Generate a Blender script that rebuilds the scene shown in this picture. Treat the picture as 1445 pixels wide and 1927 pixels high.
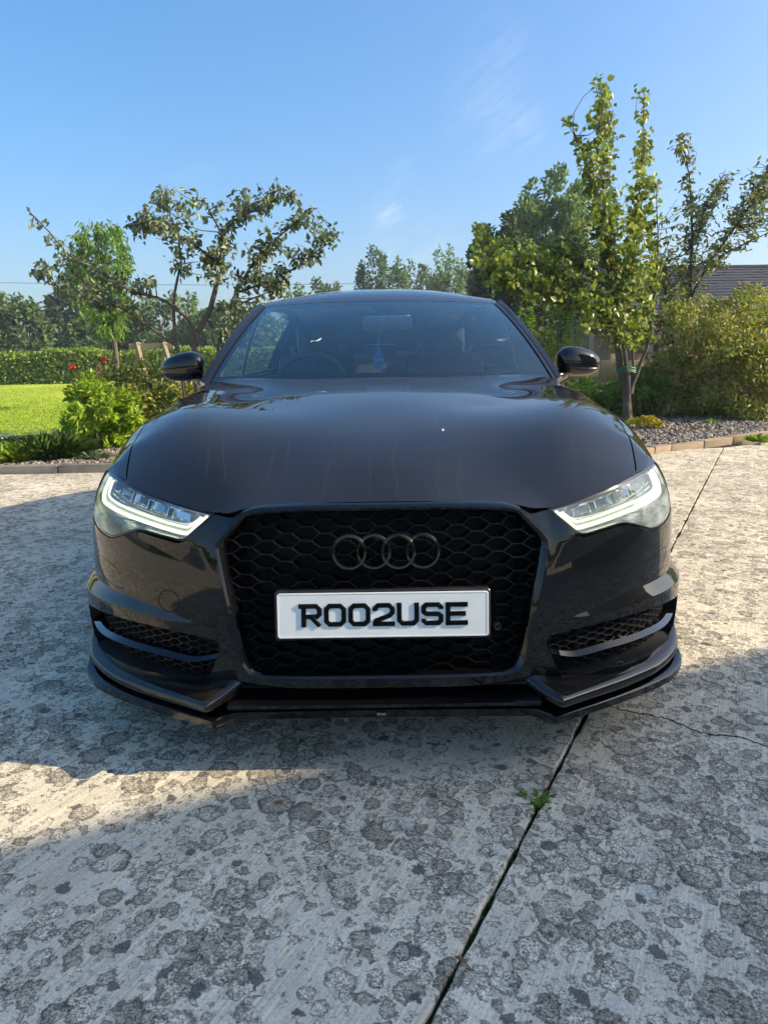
import bpy, bmesh, math, random
import numpy as np
from mathutils import Vector, Matrix
from mathutils.geometry import delaunay_2d_cdt

for o in list(bpy.data.objects):
    bpy.data.objects.remove(o)
scene = bpy.context.scene
COL = scene.collection
rad = math.radians
RNG = np.random.default_rng(7)

# ------------------------------------------------------------------ camera
CAM_POS = Vector((-0.015, -1.59, 1.05))
PITCH, YAW, ROLL = rad(12.5), rad(0.56), rad(-0.83)
_f = Vector((math.sin(YAW) * math.cos(PITCH), math.cos(YAW) * math.cos(PITCH), -math.sin(PITCH)))
_r0 = Vector((math.cos(YAW), -math.sin(YAW), 0))
_u0 = _r0.cross(_f)
_r = _r0 * math.cos(ROLL) + _u0 * math.sin(ROLL)
_u = _u0 * math.cos(ROLL) - _r0 * math.sin(ROLL)
cam = bpy.data.cameras.new('camera')
cam.sensor_fit = 'VERTICAL'
cam.sensor_height = 24.0
cam.lens = 24.0 * 1297.0 / 1927.0
cam.clip_start = 0.05
cam.clip_end = 3000
cam_o = bpy.data.objects.new('camera', cam)
COL.objects.link(cam_o)
cam_o.matrix_world = Matrix(((_r.x, _u.x, -_f.x, CAM_POS.x), (_r.y, _u.y, -_f.y, CAM_POS.y),
                             (_r.z, _u.z, -_f.z, CAM_POS.z), (0, 0, 0, 1)))
scene.camera = cam_o

# ------------------------------------------------------------------ light
SUN_ELEV = rad(31.0)
SUN_DIR = Vector((0.9945 * math.cos(SUN_ELEV), -0.1045 * math.cos(SUN_ELEV), math.sin(SUN_ELEV)))  # towards the sun
sun = bpy.data.lights.new('sun', 'SUN')
sun.energy = 4.0
sun.angle = rad(0.53)
sun.color = (1.0, 0.85, 0.63)
sun_o = bpy.data.objects.new('sun', sun)
COL.objects.link(sun_o)
sun_o.rotation_euler = (-SUN_DIR).to_track_quat('-Z', 'Y').to_euler()
sun_o.location = (20, -3, 14)

world = bpy.data.worlds.new('World')
scene.world = world
world.use_nodes = True
wn = world.node_tree.nodes
wl = world.node_tree.links
wn.clear()
w_out = wn.new('ShaderNodeOutputWorld')
w_bg = wn.new('ShaderNodeBackground')
w_sky = wn.new('ShaderNodeTexSky')
w_sky.sky_type = 'NISHITA'
w_sky.sun_disc = False
w_sky.sun_elevation = SUN_ELEV
w_sky.sun_rotation = math.atan2(SUN_DIR.x, SUN_DIR.y)
w_sky.altitude = 0
w_sky.air_density = 1.0
w_sky.dust_density = 3.4
w_sky.ozone_density = 4.0
w_bg.inputs['Strength'].default_value = 0.15
# a few thin, wispy clouds low in the sky
w_geo = wn.new('ShaderNodeTexCoord')
w_map = wn.new('ShaderNodeMapping')
w_map.inputs['Rotation'].default_value = (0.25, 0.55, 0.35)
w_map.inputs['Scale'].default_value = (2.2, 5.0, 9.0)
w_n = wn.new('ShaderNodeTexNoise')
w_n.inputs['Scale'].default_value = 1.15
w_n.inputs['Detail'].default_value = 9
w_n.inputs['Roughness'].default_value = 0.62
w_n.inputs['Distortion'].default_value = 0.7
w_r = wn.new('ShaderNodeValToRGB')
w_r.color_ramp.elements[0].position = 0.60
w_r.color_ramp.elements[1].position = 0.86
w_r.color_ramp.elements[1].color = (0.38, 0.38, 0.38, 1)
w_mix = wn.new('ShaderNodeMixRGB')
w_mix.inputs['Color2'].default_value = (3.6, 3.75, 3.9, 1)
wl.new(w_geo.outputs['Generated'], w_map.inputs['Vector'])
wl.new(w_map.outputs['Vector'], w_n.inputs['Vector'])
wl.new(w_n.outputs['Fac'], w_r.inputs['Fac'])
# wisps: soft patches of the noise around a few directions low over the trees
def px_dir(px, py):
    d = _r * ((px - 722.5) / 1297.0) - _u * ((py - 963.5) / 1297.0) + _f
    return d.normalized()
w_w = wn.new('ShaderNodeMapping')
w_w.inputs['Rotation'].default_value = (0.0, 0.62, 0.0)
w_w2 = wn.new('ShaderNodeMapping')
w_w2.inputs['Scale'].default_value = (5.0, 6.0, 26.0)
wl.new(w_geo.outputs['Generated'], w_w.inputs['Vector'])
wl.new(w_w.outputs['Vector'], w_w2.inputs['Vector'])
w_wn = wn.new('ShaderNodeTexNoise')
w_wn.inputs['Scale'].default_value = 1.6
w_wn.inputs['Detail'].default_value = 12
w_wn.inputs['Roughness'].default_value = 0.7
w_wn.inputs['Distortion'].default_value = 0.9
wl.new(w_w2.outputs['Vector'], w_wn.inputs['Vector'])
w_wr = wn.new('ShaderNodeValToRGB')
w_wr.color_ramp.elements[0].position = 0.42
w_wr.color_ramp.elements[1].position = 0.72
wl.new(w_wn.outputs['Fac'], w_wr.inputs['Fac'])
acc = None
for px, py, rr, am in ((925, 205, .085, .26), (985, 245, .05, .22), (738, 403, .040, .62), (752, 325, .03, .25), (940, 95, .06, .22), (760, 465, .09, .25)):
    vm = wn.new('ShaderNodeVectorMath')
    vm.operation = 'DISTANCE'
    wl.new(w_geo.outputs['Generated'], vm.inputs[0])
    vm.inputs[1].default_value = px_dir(px, py)
    mr = wn.new('ShaderNodeMapRange')
    mr.interpolation_type = 'SMOOTHSTEP'
    mr.inputs['From Min'].default_value = rr
    mr.inputs['From Max'].default_value = 0.0
    mr.inputs['To Min'].default_value = 0.0
    mr.inputs['To Max'].default_value = am
    wl.new(vm.outputs['Value'], mr.inputs['Value'])
    if acc is None:
        acc = mr.outputs[0]
    else:
        ad = wn.new('ShaderNodeMath')
        ad.operation = 'MAXIMUM'
        wl.new(acc, ad.inputs[0])
        wl.new(mr.outputs[0], ad.inputs[1])
        acc = ad.outputs[0]
w_mu = wn.new('ShaderNodeMath')
w_mu.operation = 'MULTIPLY'
wl.new(acc, w_mu.inputs[0])
wl.new(w_wr.outputs['Color'], w_mu.inputs[1])
w_ad = wn.new('ShaderNodeMath')
w_ad.operation = 'ADD'
wl.new(w_mu.outputs[0], w_ad.inputs[0])
w_m3 = wn.new('ShaderNodeMath')
w_m3.operation = 'MULTIPLY'
w_m3.inputs[1].default_value = 0.25
wl.new(w_r.outputs['Color'], w_m3.inputs[0])
wl.new(w_m3.outputs[0], w_ad.inputs[1])
wl.new(w_ad.outputs[0], w_mix.inputs['Fac'])
w_gam = wn.new('ShaderNodeGamma')
w_gam.inputs['Gamma'].default_value = 0.78
w_hsv = wn.new('ShaderNodeHueSaturation')
w_hsv.inputs['Saturation'].default_value = 1.42
w_hsv.inputs['Value'].default_value = 1.22
wl.new(w_sky.outputs['Color'], w_gam.inputs['Color'])
wl.new(w_gam.outputs['Color'], w_hsv.inputs['Color'])
wl.new(w_hsv.outputs['Color'], w_mix.inputs['Color1'])
wl.new(w_mix.outputs['Color'], w_bg.inputs['Color'])
wl.new(w_bg.outputs['Background'], w_out.inputs['Surface'])

vs = scene.view_settings
vs.view_transform = 'Standard'
vs.look = 'None'
vs.gamma = 1.0
vs.exposure = 1.0
vs.use_curve_mapping = False
scene.cycles.max_bounces = 6
scene.cycles.diffuse_bounces = 2
scene.cycles.glossy_bounces = 4
scene.cycles.transmission_bounces = 4
scene.cycles.volume_bounces = 0
scene.cycles.transparent_max_bounces = 14
scene.cycles.use_adaptive_sampling = True
scene.cycles.adaptive_threshold = 0.035
scene.cycles.caustics_reflective = False
scene.cycles.caustics_refractive = False
scene.cycles.sample_clamp_indirect = 6.0

# ------------------------------------------------------------------ materials
MATS = {}


class NB:
    """small node-building helper"""
    def __init__(self, name):
        self.m = bpy.data.materials.new(name)
        self.m.use_nodes = True
        self.n = self.m.node_tree.nodes
        self.l = self.m.node_tree.links
        self.n.clear()
        self.out = self.n.new('ShaderNodeOutputMaterial')
        MATS[name] = self.m

    def add(self, t, ins=None, **kw):
        nd = self.n.new(t)
        for k, v in kw.items():
            setattr(nd, k, v)
        if ins:
            for k, v in ins.items():
                if isinstance(v, bpy.types.NodeSocket):
                    self.l.new(v, nd.inputs[k])
                else:
                    nd.inputs[k].default_value = v
        return nd

    def noise(self, vec, scale, detail=3, rough=0.5, dist=0.0):
        return self.add('ShaderNodeTexNoise', {'Vector': vec, 'Scale': scale, 'Detail': detail, 'Roughness': rough, 'Distortion': dist}).outputs['Fac']

    def ramp(self, fac, stops):
        r = self.add('ShaderNodeValToRGB', {'Fac': fac})
        e = r.color_ramp.elements
        while len(e) > 1:
            e.remove(e[-1])
        for i, (p, c) in enumerate(stops):
            if not isinstance(c, (tuple, list)):
                c = (c, c, c)
            el = e[0] if i == 0 else e.new(p)
            el.position = p
            el.color = (c[0], c[1], c[2], 1)
        return r.outputs['Color']

    def mix(self, fac, a, b, blend='MIX'):
        nd = self.add('ShaderNodeMixRGB', blend_type=blend)
        for k, v in (('Fac', fac), ('Color1', a), ('Color2', b)):
            if isinstance(v, bpy.types.NodeSocket):
                self.l.new(v, nd.inputs[k])
            else:
                nd.inputs[k].default_value = v if k == 'Fac' else ((v[0], v[1], v[2], 1) if isinstance(v, (tuple, list)) else (v, v, v, 1))
        return nd.outputs['Color']

    def math(self, op, a, b=0.0, c=0.0, clamp=False):
        nd = self.add('ShaderNodeMath', operation=op, use_clamp=clamp)
        for i, v in enumerate((a, b, c)):
            if isinstance(v, bpy.types.NodeSocket):
                self.l.new(v, nd.inputs[i])
            else:
                nd.inputs[i].default_value = v
        return nd.outputs[0]

    def mapping(self, vec, scale=(1, 1, 1), rot=(0, 0, 0), loc=(0, 0, 0)):
        return self.add('ShaderNodeMapping', {'Vector': vec, 'Scale': scale, 'Rotation': rot, 'Location': loc}).outputs['Vector']

    def coord(self, which='Object'):
        if which == 'Position':
            return self.add('ShaderNodeNewGeometry').outputs['Position']
        return self.add('ShaderNodeTexCoord').outputs[which]

    def bump(self, h, strength=0.3, dist=0.01):
        return self.add('ShaderNodeBump', {'Height': h, 'Strength': strength, 'Distance': dist}).outputs['Normal']

    def bsdf(self, **kw):
        nd = self.add('ShaderNodeBsdfPrincipled')
        for k, v in kw.items():
            k = k.replace('_', ' ')
            if isinstance(v, bpy.types.NodeSocket):
                self.l.new(v, nd.inputs[k])
            else:
                if isinstance(v, (tuple, list)) and len(v) == 3 and nd.inputs[k].type == 'RGBA':
                    v = (*v, 1)
                nd.inputs[k].default_value = v
        self.l.new(nd.outputs[0], self.out.inputs['Surface'])
        return nd


def simple(name, col, rough=0.5, var=0.15, scale=20.0, **kw):
    b = NB(name)
    n = b.noise(b.coord('Object'), scale, 4)
    lo = tuple(max(0, c * (1 - var)) for c in col)
    hi = tuple(c * (1 + var) for c in col)
    c = b.ramp(n, [(0.3, lo), (0.7, hi)])
    b.bsdf(Base_Color=c, Roughness=rough, **kw)
    return b.m


# ------------------------------------------------------------------ mesh helpers
def tag(o, label=None, cat=None, group=None, kind=None):
    if label: o['label'] = label
    if cat: o['category'] = cat
    if group: o['group'] = group
    if kind: o['kind'] = kind
    return o


def empty(name, loc=(0, 0, 0), rz=0.0):
    o = bpy.data.objects.new(name, None)
    o.empty_display_size = 0.2
    COL.objects.link(o)
    o.location = loc
    o.rotation_euler = (0, 0, rz)
    return o


def link(name, me, mat=None, parent=None):
    if mat is not None:
        me.materials.append(MATS[mat] if isinstance(mat, str) else mat)
    o = bpy.data.objects.new(name, me)
    COL.objects.link(o)
    if parent is not None:
        o.parent = parent
    return o


def mk(name, V, Fc, mat=None, parent=None, smooth=True, normals=None, angle=None):
    me = bpy.data.meshes.new(name)
    me.from_pydata([tuple(map(float, v)) for v in V], [], [tuple(int(i) for i in f) for f in Fc])
    me.validate()
    if smooth:
        me.shade_smooth()
        if angle is not None:
            me.set_sharp_from_angle(angle=rad(angle))
    if normals is not None and len(me.vertices) == len(normals):
        me.normals_split_custom_set_from_vertices([tuple(map(float, n)) for n in normals])
    me.update()
    return link(name, me, mat, parent)


def bm_obj(name, bm, mat=None, parent=None, smooth=False, angle=35):
    me = bpy.data.meshes.new(name)
    bmesh.ops.recalc_face_normals(bm, faces=bm.faces)
    bm.to_mesh(me)
    bm.free()
    if smooth:
        me.shade_smooth()
        me.set_sharp_from_angle(angle=rad(angle))
    return link(name, me, mat, parent)


def box_bm(bm, c, s, rot=None, bevel=0.0, taper=None):
    r = bmesh.ops.create_cube(bm, size=1.0)
    M = Matrix.Translation(c) @ (rot.to_4x4() if rot is not None else Matrix.Identity(4)) @ Matrix.Diagonal((s[0], s[1], s[2], 1))
    bmesh.ops.transform(bm, matrix=M, verts=r['verts'])
    if bevel > 0:
        es = set()
        for v in r['verts']:
            es.update(v.link_edges)
        bmesh.ops.bevel(bm, geom=list(es), offset=bevel, segments=2, profile=0.6, affect='EDGES')
    return bm


def box(name, c, s, mat, parent=None, rot=None, bevel=0.0):
    bm = bmesh.new()
    box_bm(bm, Vector(c), s, rot, bevel)
    return bm_obj(name, bm, mat, parent, smooth=bevel > 0)


def tube_arrays(pts, radii, n=8, closed=False):
    pts = np.asarray(pts, float)
    m = len(pts)
    if np.isscalar(radii):
        radii = np.full(m, radii)
    T = np.gradient(pts, axis=0)
    if closed:
        T = np.roll(pts, -1, 0) - np.roll(pts, 1, 0)
    T /= np.linalg.norm(T, axis=1)[:, None] + 1e-12
    ref = np.array([0, 0, 1.0]) if abs(T[0, 2]) < 0.9 else np.array([1.0, 0, 0])
    V = []
    N = np.cross(T[0], ref)
    N /= np.linalg.norm(N)
    for i in range(m):
        N = N - T[i] * (N @ T[i])
        N /= np.linalg.norm(N) + 1e-12
        B = np.cross(T[i], N)
        a = np.arange(n) * 2 * math.pi / n
        V.append(pts[i] + radii[i] * (np.cos(a)[:, None] * N + np.sin(a)[:, None] * B))
    V = np.concatenate(V)
    Fc = []
    for i in range(m if closed else m - 1):
        j = (i + 1) % m
        for k in range(n):
            k2 = (k + 1) % n
            Fc.append((i * n + k, i * n + k2, j * n + k2, j * n + k))
    if not closed:
        Fc.append(tuple(range(n))[::-1])
        Fc.append(tuple((m - 1) * n + k for k in range(n)))
    return V, Fc


class MB:
    """collects geometry for one mesh"""
    def __init__(self):
        self.V = []
        self.F = []
        self.k = 0

    def add(self, V, Fc):
        V = np.asarray(V, float)
        self.V.append(V)
        self.F.extend([tuple(int(i) + self.k for i in f) for f in Fc])
        self.k += len(V)
        return self

    def tube(self, pts, r, n=8, closed=False):
        return self.add(*tube_arrays(pts, r, n, closed))

    def box(self, c, s, rot=None):
        h = np.array(s) / 2
        V = np.array([[x, y, z] for x in (-1, 1) for y in (-1, 1) for z in (-1, 1)], float) * h
        if rot is not None:
            V = V @ np.array(rot.to_3x3()).T
        return self.add(V + np.array(c), [(0, 1, 3, 2), (4, 6, 7, 5), (0, 4, 5, 1), (2, 3, 7, 6), (0, 2, 6, 4), (1, 5, 7, 3)])

    def mirror(self):
        V = np.concatenate(self.V)
        V2 = V * np.array([-1, 1, 1])
        n = self.k
        F2 = [tuple(i + n for i in f[::-1]) for f in self.F]
        self.V.append(V2)
        self.F += F2
        self.k = 2 * n
        return self

    def build(self, name, mat, parent=None, smooth=False, angle=35):
        return mk(name, np.concatenate(self.V), self.F, mat, parent, smooth, None, angle if smooth else None)


def grid_faces(nu, nv):
    return [(i * nv + j, (i + 1) * nv + j, (i + 1) * nv + j + 1, i * nv + j + 1) for i in range(nu - 1) for j in range(nv - 1)]


def pchip(xs, ys):
    xs = np.array(xs, float)
    ys = np.array(ys, float)
    one = ys.ndim == 1
    if one:
        ys = ys[:, None]
    h = np.diff(xs)
    dl = np.diff(ys, axis=0) / h[:, None]
    m = np.zeros_like(ys)
    for i in range(1, len(xs) - 1):
        ok = dl[i - 1] * dl[i] > 0
        w1, w2 = 2 * h[i] + h[i - 1], h[i] + 2 * h[i - 1]
        with np.errstate(divide='ignore', invalid='ignore'):
            m[i] = np.where(ok, (w1 + w2) / (w1 / dl[i - 1] + w2 / dl[i]), 0)
    m[0], m[-1] = dl[0], dl[-1]

    def f(x):
        x = np.asarray(x, float)
        i = np.clip(np.searchsorted(xs, x) - 1, 0, len(xs) - 2)
        t = np.clip((x - xs[i]) / h[i], -1, 2)[..., None]
        hh = h[i][..., None]
        r = ys[i] * (1 + 2 * t) * (1 - t) ** 2 + m[i] * hh * t * (1 - t) ** 2 + ys[i + 1] * t * t * (3 - 2 * t) + m[i + 1] * hh * t * t * (t - 1)
        return r[..., 0] if one else r
    return f


def catmull(pts, n=6, closed=False):
    """smooth polyline through pts"""
    p = np.asarray(pts, float)
    out = []
    m = len(p)
    for i in range(m if closed else m - 1):
        if closed:
            a, b, c, d = p[i - 1], p[i], p[(i + 1) % m], p[(i + 2) % m]
        else:
            b, c = p[i], p[i + 1]
            a = p[i - 1] if i > 0 else 2 * b - c
            d = p[i + 2] if i + 2 < m else 2 * c - b
        for t in np.arange(n) / n:
            out.append(0.5 * (2 * b + (c - a) * t + (2 * a - 5 * b + 4 * c - d) * t * t + (3 * b - a - 3 * c + d) * t ** 3))
    if not closed:
        out.append(p[-1])
    return np.array(out)


def inside(poly, pts):
    poly = np.asarray(poly)
    pts = np.asarray(pts)
    res = np.zeros(len(pts), bool)
    j = len(poly) - 1
    for i in range(len(poly)):
        xi, yi = poly[i]
        xj, yj = poly[j]
        c = ((yi > pts[:, 1]) != (yj > pts[:, 1]))
        with np.errstate(divide='ignore', invalid='ignore'):
            xx = (xj - xi) * (pts[:, 1] - yi) / (yj - yi) + xi
        res ^= c & (pts[:, 0] < xx)
        j = i
    return res


def densify(poly, sp, closed=True):
    poly = np.asarray(poly, float)
    out = []
    m = len(poly)
    for i in range(m if closed else m - 1):
        a, b = poly[i], poly[(i + 1) % m]
        k = max(1, int(math.ceil(np.linalg.norm(b - a) / sp)))
        for t in range(k):
            out.append(a + (b - a) * t / k)
    if not closed:
        out.append(poly[-1])
    return np.array(out)


def seg_dist(P, A, B):
    d = B - A
    t = np.clip(((P[:, None] - A) * d).sum(-1) / ((d * d).sum(-1) + 1e-12), 0, 1)
    return np.linalg.norm(P[:, None] - (A + t[..., None] * d), axis=-1).min(1)


def cdt_panel(outline, holes, sp, fmap, lines=(), skirt=0.012, eps=4e-4, extra=None, tri_ok=None):
    """triangulate a 2-D region, map it on a surface; returns V, F, N with a folded-back edge"""
    loops = [densify(outline, sp)] + [densify(h, sp) for h in holes]
    verts, edges = [], []
    for lp in loops:
        k = len(verts)
        verts += [tuple(p) for p in lp]
        edges += [(k + i, k + (i + 1) % len(lp)) for i in range(len(lp))]
    nb = len(verts)
    A = np.array([verts[e[0]] for e in edges])
    B = np.array([verts[e[1]] for e in edges])
    extra_pts = []
    for ln in lines:
        q = densify(ln, sp, closed=False)
        keep = inside(loops[0], q) & (seg_dist(q, A, B) > sp * 0.3)
        for h in loops[1:]:
            keep &= ~inside(h, q)
        extra_pts += [tuple(p) for p in q[keep]]
    lo, hi = loops[0].min(0), loops[0].max(0)
    gx, gy = np.meshgrid(np.arange(lo[0], hi[0], sp), np.arange(lo[1], hi[1], sp * 0.866))
    gx = gx + (np.arange(gx.shape[0]) % 2)[:, None] * sp / 2
    G = np.stack([gx.ravel(), gy.ravel()], 1)
    keep = inside(loops[0], G)
    for h in loops[1:]:
        keep &= ~inside(h, G)
    G = G[keep]
    G = G[seg_dist(G, A, B) > sp * 0.45] if len(G) else G
    if extra_pts and len(G):
        E = np.array(extra_pts)
        dmin = np.array([np.min(np.abs(E - g).sum(1)) for g in G])
        G = G[dmin > sp * 0.4]
    verts += extra_pts + [tuple(g) for g in G]
    r = delaunay_2d_cdt([Vector(v) for v in verts], edges, [], 0, 1e-6)
    v2 = np.array([tuple(v) for v in r[0]])
    tri = [tuple(f) for f in r[2]]
    cen = np.array([v2[list(f)].mean(0) for f in tri])
    ok = inside(loops[0], cen)
    for h in loops[1:]:
        ok &= ~inside(h, cen)
    tri = [f for f, k in zip(tri, ok) if k]
    P = fmap(v2)
    du = fmap(v2 + np.array([eps, 0])) - fmap(v2 - np.array([eps, 0]))
    dv = fmap(v2 + np.array([0, eps])) - fmap(v2 - np.array([0, eps]))
    N = np.cross(du, dv)
    N /= np.linalg.norm(N, axis=1)[:, None] + 1e-12
    # orientation so that faces agree with N
    f0 = np.array(tri)
    fn = np.cross(P[f0[:, 1]] - P[f0[:, 0]], P[f0[:, 2]] - P[f0[:, 0]])
    flip = (fn * N[f0[:, 0]]).sum(1) < 0
    tri = [f[::-1] if fl else f for f, fl in zip(tri, flip)]
    if skirt:
        cnt = {}
        for f in tri:
            for a, b in zip(f, f[1:] + f[:1]):
                cnt[(a, b)] = 1
        V, NN, FF = [P], [N], list(tri)
        k = len(P)
        for (a, b) in cnt:
            if (b, a) in cnt:
                continue
            e = P[b] - P[a]
            n = (N[a] + N[b]) / 2
            o = np.cross(e, n)
            o /= np.linalg.norm(o) + 1e-12
            V.append(np.array([P[a], P[b], P[b] - N[b] * skirt - o * skirt * .15, P[a] - N[a] * skirt - o * skirt * .15]))
            NN.append(np.array([o] * 4))
            FF.append((k + 1, k, k + 3, k + 2))
            k += 4
        P, N, tri = np.concatenate(V), np.concatenate(NN), FF
    return P, tri, N


def mirror_pfn(P, Fc, N):
    m = np.array([-1, 1, 1])
    return P * m, [tuple(f[::-1]) for f in Fc], N * m


def join_pfn(*parts):
    V, Fc, N, k = [], [], [], 0
    for P, F_, n in parts:
        V.append(P)
        N.append(n)
        Fc += [tuple(i + k for i in f) for f in F_]
        k += len(P)
    return np.concatenate(V), Fc, np.concatenate(N)
# ------------------------------------------------------------------ car materials
def paint():
    b = NB('paint')
    co = b.coord('Object')
    fl = b.add('ShaderNodeTexVoronoi', {'Vector': co, 'Scale': 900.0}).outputs['Color']
    base = b.mix(0.35, (0.0028, 0.0025, 0.0022), b.mix(1.0, fl, (0.010, 0.0085, 0.007), 'MULTIPLY'))
    # dust specks and dried water runs
    sp = b.add('ShaderNodeTexVoronoi', {'Vector': co, 'Scale': 46.0, 'Randomness': 1.0})
    speck = b.math('LESS_THAN', sp.outputs['Distance'], b.math('MULTIPLY', b.noise(co, 9, 3), 0.085))
    dust = b.noise(co, 3.5, 6, 0.65)
    wig = b.math('MULTIPLY_ADD', b.noise(b.mapping(co, (2.0, 4.0, 0.0)), 1.5, 3), 0.09, -0.045)
    sx = b.add('ShaderNodeSeparateXYZ', {'Vector': co})
    xx = b.math('ADD', sx.outputs['X'], wig)
    runm = None
    for x0, k, ya, yb in ((-.335, -.10, .14, .55), (-.27, -.02, .12, .75), (-.155, -.05, .1, .62), (-.03, .0, .1, .9), (.045, .02, .1, 1.0), (.14, -.05, .1, .8), (.185, -.10, .1, .95), (.36, -.22, .3, .8), (-.40, .12, .2, .7), (-.45, .10, .22, .6), (.47, -.2, .25, .7)):
        d = b.math('ABSOLUTE', b.math('SUBTRACT', b.math('MULTIPLY_ADD', sx.outputs['Y'], k, xx), x0))
        q = b.math('LESS_THAN', d, 0.0016)
        q = b.math('MULTIPLY', q, b.math('MULTIPLY', b.math('GREATER_THAN', sx.outputs['Y'], ya), b.math('LESS_THAN', sx.outputs['Y'], yb)))
        q = b.math('MULTIPLY', q, b.math('GREATER_THAN', sx.outputs['Z'], 0.69))
        runm = q if runm is None else b.math('MAXIMUM', runm, q)
    rough = b.ramp(dust, [(0.3, 0.004), (0.75, 0.014)])
    film = b.ramp(dust, [(0.42, 0.0), (0.85, 0.008)])
    nz = b.add('ShaderNodeSeparateXYZ', {'Vector': b.add('ShaderNodeNewGeometry').outputs['Normal']}).outputs['Z']
    dust_sheen = b.math('MULTIPLY', b.ramp(nz, [(0.80, 0.0), (0.97, 1.0)]), b.ramp(b.noise(co, 1.6, 4, 0.6), [(0.3, 0.030), (0.7, 0.066)]))  # dust film on upward faces, also standing in for the bonnet's reflected sheen
    film = b.math('ADD', film, dust_sheen)
    dm = b.math('ADD', b.math('MULTIPLY', speck, 0.4), b.math('ADD', b.math('MULTIPLY', runm, 0.034), film), clamp=True)
    col = b.mix(dm, base, (0.42, 0.36, 0.28))
    cr = b.math('ADD', rough, b.math('MULTIPLY', runm, 0.10))
    b.bsdf(Base_Color=col, Metallic=0.1, Roughness=0.4, Coat_Weight=1.0, Coat_Roughness=cr, Coat_IOR=1.6, Specular_IOR_Level=0.0)


def gloss(name, col, rough, coat=1.0):
    b = NB(name)
    co = b.coord('Object')
    d = b.noise(co, 30, 5, 0.6)
    sp = b.add('ShaderNodeTexVoronoi', {'Vector': co, 'Scale': 90.0})
    speck = b.math('LESS_THAN', sp.outputs['Distance'], b.math('MULTIPLY', b.noise(co, 12, 3), 0.09))
    c = b.mix(b.math('MULTIPLY', speck, 0.10), col, (0.3, 0.28, 0.25))
    b.bsdf(Base_Color=c, Roughness=b.ramp(d, [(0.3, rough * 0.7), (0.8, rough * 1.5)]), Coat_Weight=coat, Coat_Roughness=0.02, Specular_IOR_Level=0.08)


def glass(name, tint, haze, hazecol=(0.75, 0.8, 0.85), streak=True, ior=1.5):
    b = NB(name)
    co = b.coord('Object')
    tr = b.add('ShaderNodeBsdfTransparent', {'Color': (*tint, 1)})
    gl = b.add('ShaderNodeBsdfGlossy', {'Color': (0.80, 0.95, 1.0, 1), 'Roughness': 0.012})
    fr = b.add('ShaderNodeFresnel', {'IOR': ior})
    mx = b.add('ShaderNodeMixShader', {'Fac': fr.outputs[0]})
    b.l.new(tr.outputs[0], mx.inputs[1])
    b.l.new(gl.outputs[0], mx.inputs[2])
    n = b.noise(b.mapping(co, (40, 6, 6), (0, 0.25, 0)), 5.0, 4, 0.7) if streak else b.noise(co, 14, 4, 0.6)
    n2 = b.noise(co, 4.0, 4)
    hz = b.math('MULTIPLY', b.ramp(n, [(0.35, haze * 0.4), (0.75, haze * 1.7)]), b.math('ADD', n2, 0.5))
    df = b.add('ShaderNodeBsdfDiffuse', {'Color': (*hazecol, 1)})
    m2 = b.add('ShaderNodeMixShader', {'Fac': hz})
    b.l.new(mx.outputs[0], m2.inputs[1])
    b.l.new(df.outputs[0], m2.inputs[2])
    b.l.new(m2.outputs[0], b.out.inputs['Surface'])


paint()
gloss('gloss_black', (0.003, 0.003, 0.0032), 0.10)
gloss('grille_black', (0.004, 0.004, 0.004), 0.30, 0.35)
simple('satin_black', (0.016, 0.015, 0.014), 0.38, 0.3)
simple('dark_void', (0.004, 0.004, 0.004), 0.9, 0.2)
simple('rubber', (0.015, 0.015, 0.015), 0.8, 0.3)
simple('leather', (0.05, 0.05, 0.055), 0.45, 0.3, 60)
simple('dash', (0.018, 0.019, 0.021), 0.6, 0.2, 80)
simple('headliner', (0.55, 0.56, 0.52), 0.9, 0.1)
simple('chrome', (0.75, 0.77, 0.78), 0.12, 0.05, Metallic=1.0)
simple('lamp_silver', (0.62, 0.64, 0.65), 0.22, 0.08, Metallic=0.85)
simple('lamp_grey', (0.34, 0.36, 0.38), 0.35, 0.12)
simple('alloy', (0.02, 0.02, 0.022), 0.25, 0.1, Metallic=0.5)
simple('plate_white', (0.80, 0.81, 0.76), 0.3, 0.04, 8)
gloss('letter_black', (0.003, 0.004, 0.004), 0.25, 0.15)
simple('blue_card', (0.14, 0.46, 1.0), 0.6, 0.1, 300)
simple('white_card', (0.80, 0.82, 0.85), 0.6, 0.04)
simple('brass_edge', (0.12, 0.10, 0.06), 0.4, 0.2)
simple('sticker', (0.55, 0.60, 0.60), 0.5, 0.1)
glass('windscreen_glass', (0.88, 0.95, 0.95), 0.022, (0.30, 0.55, 0.68), ior=1.72)
glass('side_glass', (0.80, 0.86, 0.85), 0.02)
glass('lamp_lens', (0.94, 0.97, 0.98), 0.15, (0.62, 0.70, 0.78), streak=False)
_b = NB('daytime_light')
_e = _b.add('ShaderNodeEmission', {'Color': (1.0, 0.985, 0.66, 1), 'Strength': 0.9})
_b.l.new(_e.outputs[0], _b.out.inputs['Surface'])
simple('light_guide', (0.80, 0.82, 0.66), 0.2, 0.04)

# ------------------------------------------------------------------ car surfaces
# nose and wings: r(phi, z) about a vertical axis over the front axle; bonnet: z = hood(x, y)
YA, NE = 0.97, 2.98
wF = pchip([.05, .2, .35, .5, .62, .72, .8, .9], [.905, .928, .938, .940, .936, .915, .88, .80])
y0F = pchip([.05, .2, .3, .42, .55, .65, .72, .8, .9], [.075, .035, .022, .025, .040, .065, .10, .17, .30])


def radF(phi, z):
    s, c = np.abs(np.sin(phi)), np.abs(np.cos(phi))
    return ((s / wF(z)) ** NE + (c / (YA - y0F(z))) ** NE) ** (-1 / NE)


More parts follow.
